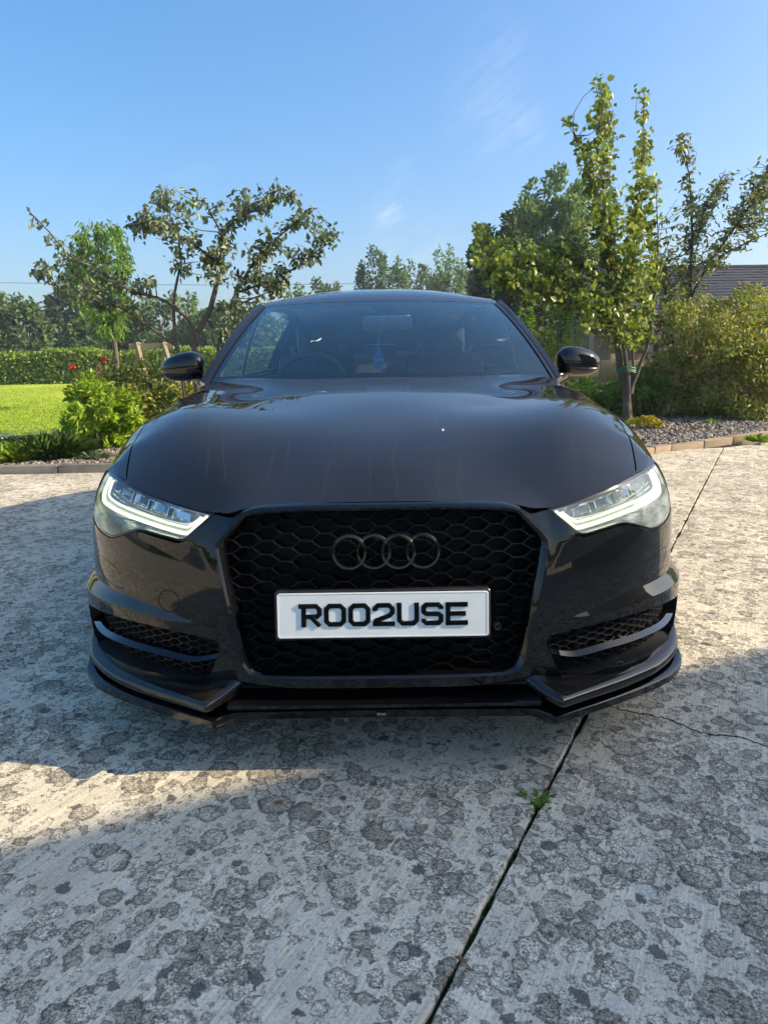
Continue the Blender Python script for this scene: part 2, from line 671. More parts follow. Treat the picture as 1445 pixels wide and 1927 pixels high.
def PF(phi, z, D=0.0):
    phi = np.asarray(phi, float)
    z = np.asarray(z, float) + 0 * phi
    r = radF(phi, z) + D
    return np.stack([r * np.sin(phi), YA - r * np.cos(phi), z], -1)


led_t = pchip([.0, .49, .55, .63, .727, .886, .98, 1.1, 1.3], [.404, .404, .416, .434, .443, .441, .440, .440, .440])
led_b = pchip([.0, .49, .55, .63, .727, .886, .98, 1.1, 1.3], [.398, .398, .399, .405, .411, .407, .402, .400, .400])
led_d = pchip([.0, .47, .55, .63, .727, .886, .98, 1.1, 1.3], [.0, .0, .006, .011, .017, .026, .030, .026, .020])
cr_z = pchip([.45, .477, .538, .605, .672, .70], [.53, .539, .561, .585, .604, .612])


def sstep(x):
    x = np.clip(x, 0, 1)
    return x * x * (3 - 2 * x)


def dispF(phi, z):
    a = np.abs(phi)
    t = (led_t(a) - z) / (led_t(a) - led_b(a))
    t = np.clip(t, 0, 1)
    D = led_d(a) * (0.85 * t + 0.15 * sstep(t))
    zc = cr_z(np.clip(a, .45, .70))
    env = sstep((a - .44) / .06) * sstep((.69 - a) / .06)
    D = D + env * .010 * np.clip((z - zc) / .05, 0, 1.3)
    return D


S95 = 0.95


def mapF(D0=0.0):
    def f(v):
        phi, z = v[:, 0] / S95, v[:, 1]
        return PF(phi, z, dispF(phi, z) + D0)
    return f


def mapF0(D0=0.0):
    def f(v):
        phi, z = v[:, 0] / S95, v[:, 1]
        return PF(phi, z, D0)
    return f


def U(L):
    return [(p * S95, z) for p, z in L]


# thin-plate bonnet
hx_c = pchip([.05, .13, .38, .75, 1.1, 1.5], [.34, .385, .51, .64, .70, .75])


def kink(x, y):
    d = (np.abs(x) - hx_c(np.clip(y, .05, 1.5))) / .035
    sp = np.logaddexp(0, d) * .035
    return -0.165 * sp * sstep((1.75 - y) / .9) + 0.010 * np.exp(-((np.abs(x) - hx_c(np.clip(y, .05, 1.5))) / .12) ** 2) * sstep((1.5 - y) / .6)


_fe = [(0, .704), (.18, .702), (.34, .694), (.45, .679), (.565, .696), (.69, .719), (.78, .736)]
_pts = [tuple(PF(p, z)) for p, z in _fe]
_pts += [(.72, .36, .772), (.74, .458, .811), (.757, .6, .845), (.767, .73, .868), (.776, 1.09, .910), (.78, 1.5, .947),
         (0, 1.26, .974), (.35, 1.32, .971), (.74, 1.45, .960), (0, .25, .778), (0, .5, .852), (0, .8, .912), (0, 1.05, .948),
         (.35, .3, .782), (.35, .75, .893), (.5, 1.05, .930), (.86, .9, .845), (.86, 1.4, .90), (.80, .5, .785)]
_C = np.array(_pts)
_C = np.concatenate([_C, _C[_C[:, 0] > 0] * [-1, 1, 1]])


def _phi(r):
    return np.where(r > 0, r * r * np.log(r + 1e-12), 0)


_n = len(_C)
_K = _phi(np.linalg.norm(_C[:, None, :2] - _C[None, :, :2], axis=-1)) + 0.0015 * np.eye(_n)
_Pm = np.concatenate([np.ones((_n, 1)), _C[:, :2]], 1)
_A = np.zeros((_n + 3, _n + 3))
_A[:_n, :_n], _A[:_n, _n:], _A[_n:, :_n] = _K, _Pm, _Pm.T
_w = np.linalg.solve(_A, np.concatenate([_C[:, 2] - kink(_C[:, 0], _C[:, 1]), np.zeros(3)]))


def hood_z(x, y):
    x, y = np.asarray(x, float), np.asarray(y, float)
    r = np.sqrt((x[..., None] - _C[:, 0]) ** 2 + (y[..., None] - _C[:, 1]) ** 2)
    return _phi(r) @ _w[:_n] + _w[_n] + _w[_n + 1] * x + _w[_n + 2] * y + kink(x, y)


def mapH(v):
    return np.stack([v[:, 0], v[:, 1], hood_z(v[:, 0], v[:, 1])], -1)


car = empty('car', (-.006, 0, 0), rad(-.6))
tag(car, 'black saloon car facing the viewer, honeycomb grille and plate ROO2USE', 'car')

# ---- bonnet
_front = [PF(p, z)[:2] for p, z in [(0, .704), (.09, .7037), (.18, .702), (.27, .698), (.335, .6935), (.372, .6865), (.395, .674), (.41, .6705), (.45, .677), (.51, .686), (.565, .6955), (.63, .7075), (.69, .7185), (.772, .734)]]
shut = pchip([.27, .36, .458, .6, .73, 1.09, 1.5, 1.62], [.697, .72, .74, .757, .767, .776, .78, .78])
_sy = np.linspace(.285, 1.50, 26)
_side = [(float(shut(y)) - .003, y) for y in _sy]
_rear = [(.70, 1.452), (.55, 1.40), (.37, 1.345), (.18, 1.305), (0, 1.29)]
hood_half = [tuple(p) for p in _front] + _side + _rear
hood_poly = hood_half + [(-x, y) for x, y in hood_half[::-1] if abs(x) > 1e-4]
_cl = [(float(hx_c(y)), y) for y in np.linspace(.1, 1.4, 60)]
_lines = []
for dx in (-.05, -.025, 0, .025, .05):
    _lines += [[(x + dx, y) for x, y in _cl], [(-x - dx, y) for x, y in _cl]]
P, Fc, N = cdt_panel(hood_poly, [], .022, mapH, _lines, skirt=.022)
mk('bonnet', P, Fc, 'paint', car, normals=N)

a = np.linspace(0, 2 * math.pi, 22, endpoint=False)
rr = .0050 * RNG.uniform(.35, 1.25, 22)
qx, qy = .185 + rr * np.cos(a), .47 + 2.0 * rr * np.sin(a)
ring = np.stack([qx, qy, hood_z(qx, qy) + .0006], 1)
top = np.array([[.185, .47, float(hood_z(np.array(.185), np.array(.47))) + .0018]])
MB().add(np.concatenate([ring, top]), [(i, (i + 1) % 22, 22) for i in range(22)]).build('bird_mess', 'sticker', car, True, 60)

# ---- bumper skin
def arch_phi(z):
    y = .93 - math.sqrt(max(.365 ** 2 - (z - .33) ** 2, 0))
    ph = 1.2
    for _ in range(20):
        x = radF(ph, z) * math.sin(ph)
        ph = math.atan2(float(x), YA - y)
    return ph


HL_IN = [(.925, .742), (.85, .737), (.78, .729), (.69, .7135), (.565, .690), (.462, .6725), (.474, .660), (.52, .617), (.530, .6115), (.545, .6105), (.59, .6165), (.65, .6245), (.675, .6235), (.70, .617), (.775, .5925), (.80, .590), (.865, .595), (.94, .606), (.957, .62), (.962, .65), (.95, .70)]
HL_OUT_LOW = [(.452, .6725), (.466, .655), (.513, .609), (.527, .6035), (.547, .6025), (.59, .609), (.65, .617), (.675, .616), (.695, .610), (.772, .585), (.80, .582), (.867, .587), (.95, .598), (.97, .602)]
GR_OUT = [(0, .258), (.30, .258), (.335, .262), (.352, .270), (.369, .295), (.383, .345), (.397, .437), (.430, .570), (.436, .590), (.434, .608), (.424, .624), (.372, .684)]
INTAKE = [(.985, .347), (.94, .357), (.87, .368), (.76, .379), (.644, .380), (.553, .374), (.469, .363), (.437, .357), (.424, .347), (.424, .335), (.455, .265), (.47, .248), (.505, .236), (.545, .234), (.618, .241), (.771, .242), (.90, .237), (.968, .228), (.98, .235)]
TOW = [(.880, .512), (.862, .5225), (.82, .519), (.765, .511), (.748, .503), (.738, .49), (.722, .462), (.727, .454), (.77, .455), (.826, .461), (.845, .468), (.874, .496)]
_b = list(GR_OUT) + [(.383, .680), (.398, .6685), (.41, .6675), (.445, .674)] + HL_OUT_LOW + [(1.05, .6), (1.15, .6), (arch_phi(.6), .6)]
for z in np.linspace(.57, .21, 13):
    _b.append((arch_phi(z), float(z)))
_b += [(1.05, .205), (.968, .205), (.771, .213), (.60, .215), (.45, .220), (.37, .232), (0, .232)]
lines = []
for dz in (-.0015, .0015):
    lines += [U([(a, float(led_t(a)) + dz) for a in np.linspace(.49, 1.15, 100)]), U([(a, float(led_b(a)) + dz) for a in np.linspace(.49, 1.15, 100)])]
    lines += [U([(a, float(cr_z(a)) + dz) for a in np.linspace(.46, .68, 40)])]
# edge closest to the bonnet is left slightly open as the shut line
half = cdt_panel(U(_b), [U(INTAKE), U(TOW)], .016, mapF(), lines, skirt=.014)
bumper = mk('bumper', *join_pfn(half, mirror_pfn(*half))[:2], 'paint', car, normals=join_pfn(half, mirror_pfn(*half))[2])


def shrink(poly, d):
    p = np.array(poly, float)
    c = p.mean(0)
    out = []
    m = len(p)
    ar = 0.5 * np.sum(p[:, 0] * np.roll(p[:, 1], -1) - np.roll(p[:, 0], -1) * p[:, 1])
    sg = 1 if ar > 0 else -1
    for i in range(m):
        a, b, c_ = p[i - 1], p[i], p[(i + 1) % m]
        e1 = (b - a) / (np.linalg.norm(b - a) + 1e-9)
        e2 = (c_ - b) / (np.linalg.norm(c_ - b) + 1e-9)
        n1, n2 = np.array([-e1[1], e1[0]]) * sg, np.array([-e2[1], e2[0]]) * sg
        n = n1 + n2
        n /= max(np.linalg.norm(n), .35)
        k = 1 / max(.5, n @ n1)
        out.append(b + n * d * k)
    return np.array(out)


tw = cdt_panel(shrink(U(TOW), .0016), [], .014, mapF(-.0003), skirt=.006)
for s in (1, -1):
    q = tw if s == 1 else mirror_pfn(*tw)
    mk('tow_cover', q[0], q[1], 'paint', bumper, normals=q[2])
# round cover on the viewer's left, parking sensors
th = np.linspace(0, 2 * math.pi, 28, endpoint=False)


def ring_on_F(cphi, cz, r, w, D=.0006, s=1):
    m = MB()
    for rr in (r,):
        phi = cphi + rr * np.cos(th) / .95 / S95 * .98
        z = cz + rr * np.sin(th)
        pts = PF(phi, z, dispF(phi, z) + D)
        pts[:, 0] *= s
        m.tube(pts, w, 6, closed=True)
    return m


ring_on_F(.562, .449, .0285, .0011, 0, -1).build('headlamp_washer_seam', 'dark_void', bumper)
for s in (-1, 1):
    ring_on_F(.806, .392, .0095, .0012, 0, s).build('parking_sensor', 'dark_void', bumper)

# ---- intakes: recess, honeycomb and blade
def clip_seg(a, b, poly):
    ts = np.linspace(0, 1, 25)
    q = a + (b - a) * ts[:, None]
    k = inside(poly, q)
    if not k.any():
        return None
    i = np.where(k)[0]
    if i[-1] - i[0] < 2:
        return None
    return q[i[0]], q[i[-1]]


def honeycomb(poly, colp, rowp, flat, fmap_d, d0, depth, th_, org=(0, 0), excl=None):
    """walls of a honeycomb lattice in 2-D (u, z), extruded from offset d0 back by depth"""
    poly = np.asarray(poly)
    lo, hi = poly.min(0), poly.max(0)
    m = MB()
    segs = []
    i0, i1 = int((lo[0] - org[0]) / colp) - 2, int((hi[0] - org[0]) / colp) + 2
    j0, j1 = int((lo[1] - org[1]) / rowp) - 2, int((hi[1] - org[1]) / rowp) + 2
    fx = flat / 2
    for i in range(i0, i1):
        for j in range(j0, j1):
            cx = org[0] + i * colp
            cz = org[1] + (j + .5 * (i % 2)) * rowp
            a, b = np.array([cx - fx, cz]), np.array([cx + fx, cz])
            segs.append((a, b))
            nx = cx + colp - fx
            segs.append((b, np.array([nx, cz + rowp / 2])))
            segs.append((b, np.array([nx, cz - rowp / 2])))
    for a, b in segs:
        c = clip_seg(a, b, poly)
        if c is None:
            continue
        if excl is not None and inside(excl, np.array([(c[0] + c[1]) / 2]))[0]:
            continue
        a, b = c
        e = (b - a) / (np.linalg.norm(b - a) + 1e-9)
        n = np.array([-e[1], e[0]]) * th_ / 2
        a, b = a - e * th_ * .3, b + e * th_ * .3
        q = np.array([a - n, b - n, b + n, a + n])
        qi = np.array([a - n * .55, b - n * .55, b + n * .55, a + n * .55])
        V = np.concatenate([fmap_d(q, d0 - depth), fmap_d(q, d0 - .0016), fmap_d(qi, d0)])
        m.add(V, [(0, 1, 5, 4), (2, 3, 7, 6), (1, 2, 6, 5), (3, 0, 4, 7), (4, 5, 9, 8), (6, 7, 11, 10), (5, 6, 10, 9), (7, 4, 8, 11), (8, 9, 10, 11)])
    return m


def fm_intake(q, d):
    phi, z = q[:, 0] / S95, q[:, 1]
    return PF(phi, z, dispF(phi, z) * .6 + d)


for s in (1, -1):
    IN = np.array(U(INTAKE))
    # recess walls
    lp = densify(IN, .012)
    A0 = fm_intake(lp, 0) + 0
    A0 = mapF(-.001)(lp)
    A1 = mapF(-.075)(lp * [0.995, 1])
    m = MB()
    n = len(lp)
    m.add(np.concatenate([A0, A1]), [(i, (i + 1) % n, n + (i + 1) % n, n + i) for i in range(n)])
    P, Fc, N = cdt_panel(IN, [], .03, mapF(-.078), skirt=0)
    m.add(P, Fc)
    hc = honeycomb(shrink(IN, .010), .0262, .0185, .0125, fm_intake, -.026, .022, .0024, (.02, .005))
    # blade: swept section across the opening
    bp = catmull([(1.0, .296), (.93, .294), (.86, .294), (.75, .301), (.607, .301), (.54, .295), (.50, .293), (.455, .303), (.44, .309)], 5)
    prof = [(.013, -.002), (-.002, .0085), (-.045, .012), (-.045, .002), (.004, -.006)]
    rows = []
    for ph, z in bp:
        d = float(dispF(np.array([ph]), np.array([z]))[0])
        k = sstep((ph - .43) / .1)
        rows.append(np.array([PF(ph, z + dz, d * .7 - .012 + dd * (0.4 + .6 * k)) for dd, dz in prof]))
    R_ = np.array(rows)
    nb, npf = R_.shape[:2]
    bl = MB().add(R_.reshape(-1, 3), [(i * npf + j, (i + 1) * npf + j, (i + 1) * npf + (j + 1) % npf, i * npf + (j + 1) % npf) for i in range(nb - 1) for j in range(npf)])
    for mm, nm, mat in ((m, 'intake_recess', 'dark_void'), (hc, 'intake_honeycomb', 'satin_black'), (bl, 'intake_blade', 'gloss_black')):
        if s == -1:
            mm.V = [v * np.array([-1, 1, 1]) for v in mm.V]
            mm.F = [f[::-1] for f in mm.F]
        mm.build(nm, mat, bumper, smooth=True, angle=30)


def loft(rows, closed_prof=True, caps=True):
    R_ = np.array(rows)
    a, b = R_.shape[:2]
    Fc = []
    for i in range(a - 1):
        for j in range(b if closed_prof else b - 1):
            Fc.append((i * b + j, (i + 1) * b + j, (i + 1) * b + (j + 1) % b, i * b + (j + 1) % b))
    if caps and closed_prof:
        Fc.append(tuple(range(b)))
        Fc.append(tuple((a - 1) * b + j for j in range(b))[::-1])
    return R_.reshape(-1, 3), Fc


def both(m, name, mat, parent, smooth=True, angle=30, label=None):
    for s in (1, -1):
        q = MB()
        q.add(np.concatenate(m.V) * np.array([s, 1, 1]), m.F if s == 1 else [f[::-1] for f in m.F])
        q.build(name, mat, parent, smooth, angle)


# ---- lower lip blades (both sides), sky-facing ledge in front of the intakes
lipP = np.array([  # outer -> inner: front edge x,y,z | back edge x,y,z
    [.905, .52, .245, .925, .58, .300], [.893, .40, .232, .898, .44, .275], [.868, .315, .218, .872, .375, .252], [.818, .245, .211, .828, .318, .238],
    [.748, .177, .207, .757, .248, .230], [.682, .128, .207, .692, .188, .230], [.621, .088, .208, .63, .145, .230], [.509, .018, .212, .52, .092, .229],
    [.452, -.022, .2175, .470, .074, .231], [.438, -.024, .2185, .450, .066, .236], [.418, -.004, .2215, .43, .060, .243], [.365, .050, .238, .375, .058, .258]])
lipP[:9, 5] = lipP[:9, 2] + np.array([.04, .032, .024, .020, .017, .015, .014, .013, .012])
q = catmull(lipP, 6)
rows = []
for r in q:
    f, bk = r[:3], r[3:]
    up = bk - f
    rows.append([f + [0, 0, -.026] + up * .12, f + [0, 0, -.018] - up * .0, f + [0, 0, -.004] - up * .03, f, f + up * .08 + [0, 0, .003], f + up * .5 + [0, 0, .004], bk + [0, 0, .0], bk + [0, .03, -.02], f + up * .9 + [0, 0, -.035]])
V, Fc = loft(rows)
both(MB().add(V, Fc), 'lower_lip', 'paint', bumper, angle=48)

# ---- centre valance under the grille
rows = []
for x in np.linspace(-.40, .40, 25):
    e = abs(x) / .4
    rows.append([[x, .075, .235], [x, .035, .234], [x, .072, .222], [x, .085, .206], [x * .99, .048, .2055], [x * .99, .012, .203], [x * .99, .004, .199], [x * .99, .004, .190], [x * .99, .10, .180], [x, .13, .22]])
V, Fc = loft(rows)
MB().add(V, Fc).build('lower_valance', 'gloss_black', bumper, True, 30)

# ---- splitter
spl = np.array([[.905, .50], [.897, .40], [.886, .325], [.868, .285], [.812, .220], [.715, .150], [.60, .082], [.49, .024], [.44, -.002], [.425, -.004], [.392, .033], [.372, .040], [.20, .042], [0, .044]])
o = np.concatenate([catmull(spl[:10], 5), spl[10:]])
rows = []
for i, (x, y) in enumerate(o):
    rise = .035 * sstep((y - .22) / .25)
    zt, zb = .166 + rise, .138 + rise * .8
    bx, by = x * .80, y + .16
    rows.append([[bx, by, zt + .012], [x * .985, y + .022, zt + .004], [x * .997, y + .005, zt + .0005], [x, y, zt - .004], [x, y + .002, zb + .003], [x * .995, y + .008, zb], [bx, by, zb + .004]])
V, Fc = loft(rows)
m = MB().add(V, Fc).mirror()
splitter = m.build('splitter', 'gloss_black', car, True, 40)
sb = MB()
sb.box((-.008, .0415, .152), (.028, .002, .0105))
badge = sb.build('maker_badge', 'satin_black', splitter)

# ---- grille frame: profile swept round the opening
half_o = GR_OUT + [(.352, .689), (.33, .6925), (.27, .6955), (.18, .698), (.09, .6985), (0, .6985)]
half_o = np.array(half_o)
full = np.concatenate([half_o, (half_o * [-1, 1])[-2:0:-1]])
frame_out = densify(U(full), .02)
ins = [shrink(frame_out, d) for d in (-.0055, -.003, .0, .006, .0125, .0165, .0175)]
hts = [-.012, .006, .011, .0115, .006, -.004, -.03]
rows = []
for loop_i, h_ in zip(ins, hts):
    rows.append(mapF0(h_)(np.array(loop_i)))
R_ = np.array(rows)
a, b = R_.shape[:2]
Fc = [(i * b + j, i * b + (j + 1) % b, (i + 1) * b + (j + 1) % b, (i + 1) * b + j) for i in range(a - 1) for j in range(b)]
grille = mk('grille_frame', R_.reshape(-1, 3), Fc, 'gloss_black', car, True, None, 30)
inner = shrink(frame_out, .0165)


def fm_gr(q, d):
    return PF(q[:, 0] / S95, q[:, 1], d)


excl = np.array([(-.272, .372), (.272, .372), (.272, .498), (-.272, .498)])
hc = honeycomb(inner, .0492, .0335, .0262, fm_gr, -.012, .026, .0031, (.0, .0085), excl)
hc.build('grille_honeycomb', 'grille_black', grille, False)
P, Fc, N = cdt_panel(inner, [], .05, mapF0(-.095), skirt=0)
mk('grille_backing', P, Fc, 'dark_void', grille, normals=N)
lp = densify(inner, .02)
A0, A1 = mapF0(-.03)(lp), mapF0(-.097)(lp)
n = len(lp)
MB().add(np.concatenate([A0, A1]), [(i, (i + 1) % n, n + (i + 1) % n, n + i) for i in range(n)]).build('grille_duct', 'dark_void', grille)
# sensor stud by the plate
m = MB()
th2 = np.linspace(0, 2 * math.pi, 16, endpoint=False)
m.tube(np.array([[.284 + .0085 * math.cos(t), .022, .398 + .0085 * math.sin(t)] for t in th2]), .0022, 6, True)
m.box((.284, .035, .398), (.013, .024, .013))
m.build('sensor_stud', 'gloss_black', grille, True)

# ---- emblem: four interlocked rings
for i in range(4):
    cx, cz, r = .010 + (i - 1.5) * .0602, .589, .0392
    m = MB()
    t = np.linspace(0, 2 * math.pi, 56, endpoint=False)
    cy = .0375 + (.0022 if i % 2 else 0)
    rows = []
    for a_ in t:
        cs, sn = math.cos(a_), math.sin(a_)
        rows.append([[cx + (r + dr) * cs, cy + dy + .16 * (r + dr) * sn * 1.0, cz + (r + dr) * sn] for dr, dy in ((-.0046, .012), (-.0046, .001), (-.0026, -.0024), (.0024, -.0028), (.0048, .0005), (.0048, .012))])
    rows.append(rows[0])
    V, Fc = loft(rows, True, False)
    m.add(V, Fc).build('emblem_ring', 'gloss_black', grille, True, 32)

# ---- number plate
PL = empty('number_plate')
PL.parent = car
Rp = Matrix.Rotation(rad(-8.0), 3, 'X')
pc = Vector((.0, .012, .4355))


def plate_pt(x, z, d):
    """d forward of the plate face"""
    v = Rp @ Vector((x, -d, z))
    return (pc.x + v.x, pc.y + v.y, pc.z + v.z)


def rounded_rect(w, h, r, n=5):
    out = []
    for cx, cz, a0 in ((w / 2 - r, h / 2 - r, 0), (-w / 2 + r, h / 2 - r, 90), (-w / 2 + r, -h / 2 + r, 180), (w / 2 - r, -h / 2 + r, 270)):
        for k in range(n + 1):
            a = rad(a0 + 90 * k / n)
            out.append((cx + r * math.cos(a), cz + r * math.sin(a)))
    return out


def plate_slab(name, layers, mat, parent):
    rows = [[plate_pt(x, z, d) for x, z in rounded_rect(w, h, r)] for w, h, r, d in layers]
    R_ = np.array(rows)
    a, b = R_.shape[:2]
    Fc = [(i * b + j, i * b + (j + 1) % b, (i + 1) * b + (j + 1) % b, (i + 1) * b + j) for i in range(a - 1) for j in range(b)]
    Fc.append(tuple((a - 1) * b + j for j in range(b)))
    return mk(name, R_.reshape(-1, 3), Fc, mat, parent, True, None, 30)


plate_slab('plate_holder', [(.532, .124, .008, -.045), (.532, .124, .008, -.006), (.526, .118, .006, -.003)], 'satin_black', PL)
pp = plate_slab('plate_panel', [(.520, .112, .007, -.0028), (.520, .112, .007, -.0006), (.5185, .1105, .0065, 0.0004), (.513, .105, .004, .0004), (.512, .104, .004, -.0002)], 'plate_white', PL)


def ribbon(poly, w, closed=False):
    p = np.array(poly, float)
    m = len(p)
    L, Rr = [], []
    for i in range(m):
        if closed or 0 < i < m - 1:
            e1 = p[i] - p[i - 1]
            e2 = p[(i + 1) % m] - p[i]
        else:
            e1 = e2 = (p[1] - p[0]) if i == 0 else (p[-1] - p[-2])
        e1 /= np.linalg.norm(e1)
        e2 /= np.linalg.norm(e2)
        n1, n2 = np.array([-e1[1], e1[0]]), np.array([-e2[1], e2[0]])
        nn = n1 + n2
        nn /= np.linalg.norm(nn)
        k = w / 2 / max(.4, nn @ n1)
        L.append(p[i] + nn * k)
        Rr.append(p[i] - nn * k)
    return np.array(L), np.array(Rr)


def stroke(m, poly, w, ox, oz, closed=False, d1=.0025):
    n = len(poly)
    prof = []
    for ww, d in ((w, -.0004), (w, d1 - .0012), (w - .0022, d1)):
        L, Rr = ribbon(poly, ww, closed)
        prof.append((L, Rr, d))
    rows = []
    for i in range(n):
        r = []
        for L, Rr, d in prof:
            r.append(plate_pt(L[i][0] + ox, L[i][1] + oz, d))
        for L, Rr, d in prof[::-1]:
            r.append(plate_pt(Rr[i][0] + ox, Rr[i][1] + oz, d))
        rows.append(r)
    if closed:
        rows.append(rows[0])
    V, Fc = loft(rows, True, not closed)
    m.add(V, Fc)


LW, LH, SW = .0545, .0575, .0118
a_, b_ = LW - SW, LH - SW
ch = .008


def octo(x0, x1, z0, z1, c=ch):
    return [(x0 + c, z0), (x1 - c, z0), (x1, z0 + c), (x1, z1 - c), (x1 - c, z1), (x0 + c, z1), (x0, z1 - c), (x0, z0 + c)]


GLY = {
    'R': [([(.004, -SW / 2), (.004, b_)], 0), ([(-.0085, b_), (a_ - ch, b_), (a_, b_ - ch), (a_, b_ * .46 + ch * .6), (a_ - ch * .8, b_ * .43), (.006, b_ * .43)], 0), ([(a_ * .52, b_ * .42), (a_ + .001, -SW / 2 + .002)], 0)],
    'O': [(octo(0, a_, 0, b_), 1)],
    '2': [([(0, b_ * .70), (0, b_ - ch), (ch, b_), (a_ - ch, b_), (a_, b_ - ch), (a_, b_ * .60), (a_ - ch * .9, b_ * .44), (ch * .3, b_ * .17), (.0005, b_ * .06), (.0005, -.0005), (a_ + SW / 2, -.0005)], 0)],
    'U': [([(0, b_ + SW / 2), (0, ch), (ch, 0), (a_ - ch, 0), (a_, ch), (a_, b_ + SW / 2)], 0)],
    'S': [([(a_, b_ * .76), (a_, b_ - ch * .8), (a_ - ch * .8, b_), (ch * .8, b_), (0, b_ - ch * .8), (0, b_ * .62), (ch * .8, b_ * .51), (a_ - ch * .8, b_ * .49), (a_, b_ * .38), (a_, ch * .8), (a_ - ch * .8, 0), (ch * .8, 0), (0, ch * .8), (0, b_ * .24)], 0)],
    'E': [([(0, -SW / 2), (0, b_ + SW / 2)], 0), ([(.004, b_), (a_ + SW / 2, b_)], 0), ([(.004, b_ * .5), (a_ + SW * .1, b_ * .5)], 0), ([(.004, 0), (a_ + SW / 2, 0)], 0)],
}
for i, chh in enumerate('ROO2USE'):
    m = MB()
    ox = -.2045 + i * .0598 + SW / 2
    oz = -LH / 2 + SW / 2 + .001
    for k, (poly, cl) in enumerate(GLY[chh]):
        stroke(m, poly, SW, ox, oz, bool(cl), d1=.0025 + k * .0002)
    m.build('plate_character', 'letter_black', PL, True, 30)


# tiny raised lettering on the splitter badge
SEG = {'R': ['l', 't', 'm', 'ur', 'd'], 'E': ['l', 't', 'm', 'b'], 'F': ['l', 't', 'm'], 'I': ['c'], 'N': ['l', 'r', 'x'], 'D': ['l', 't', 'b', 'r']}
m = MB()
for i, chh in enumerate('REFINED'):
    w_, h_, t_ = .0022, .0042, .0006
    x0 = -.008 - .0102 + i * .00305
    z0 = .1500
    S_ = {'l': ((0, h_ / 2), (t_, h_)), 'r': ((w_, h_ / 2), (t_, h_)), 't': ((w_ / 2, h_), (w_, t_)), 'm': ((w_ / 2, h_ / 2), (w_, t_)), 'b': ((w_ / 2, 0), (w_, t_)), 'c': ((w_ / 2, h_ / 2), (t_, h_)), 'ur': ((w_, h_ * .75), (t_, h_ / 2)), 'd': ((w_ * .75, h_ * .25), (t_, h_ / 2)), 'x': ((w_ / 2, h_ / 2), (t_, h_ * .8))}
    for k in SEG[chh]:
        (cx, cz), (sx, sz) = S_[k]
        m.box((x0 + cx, .0402, z0 + cz), (sx, .0008, sz))
m.build('badge_lettering', 'white_card', badge)
# ------------------------------------------------------------------ headlights
def hl_map(D):
    def f(v):
        return PF(v[:, 0] / S95, v[:, 1], D)
    return f


def sect_tube(m, path, D, r, n=8):
    p = catmull(path, 6)
    pts = PF(p[:, 0], p[:, 1], D if np.isscalar(D) else np.interp(np.linspace(0, 1, len(p)), np.linspace(0, 1, len(D)), D))
    m.tube(pts, r, n)


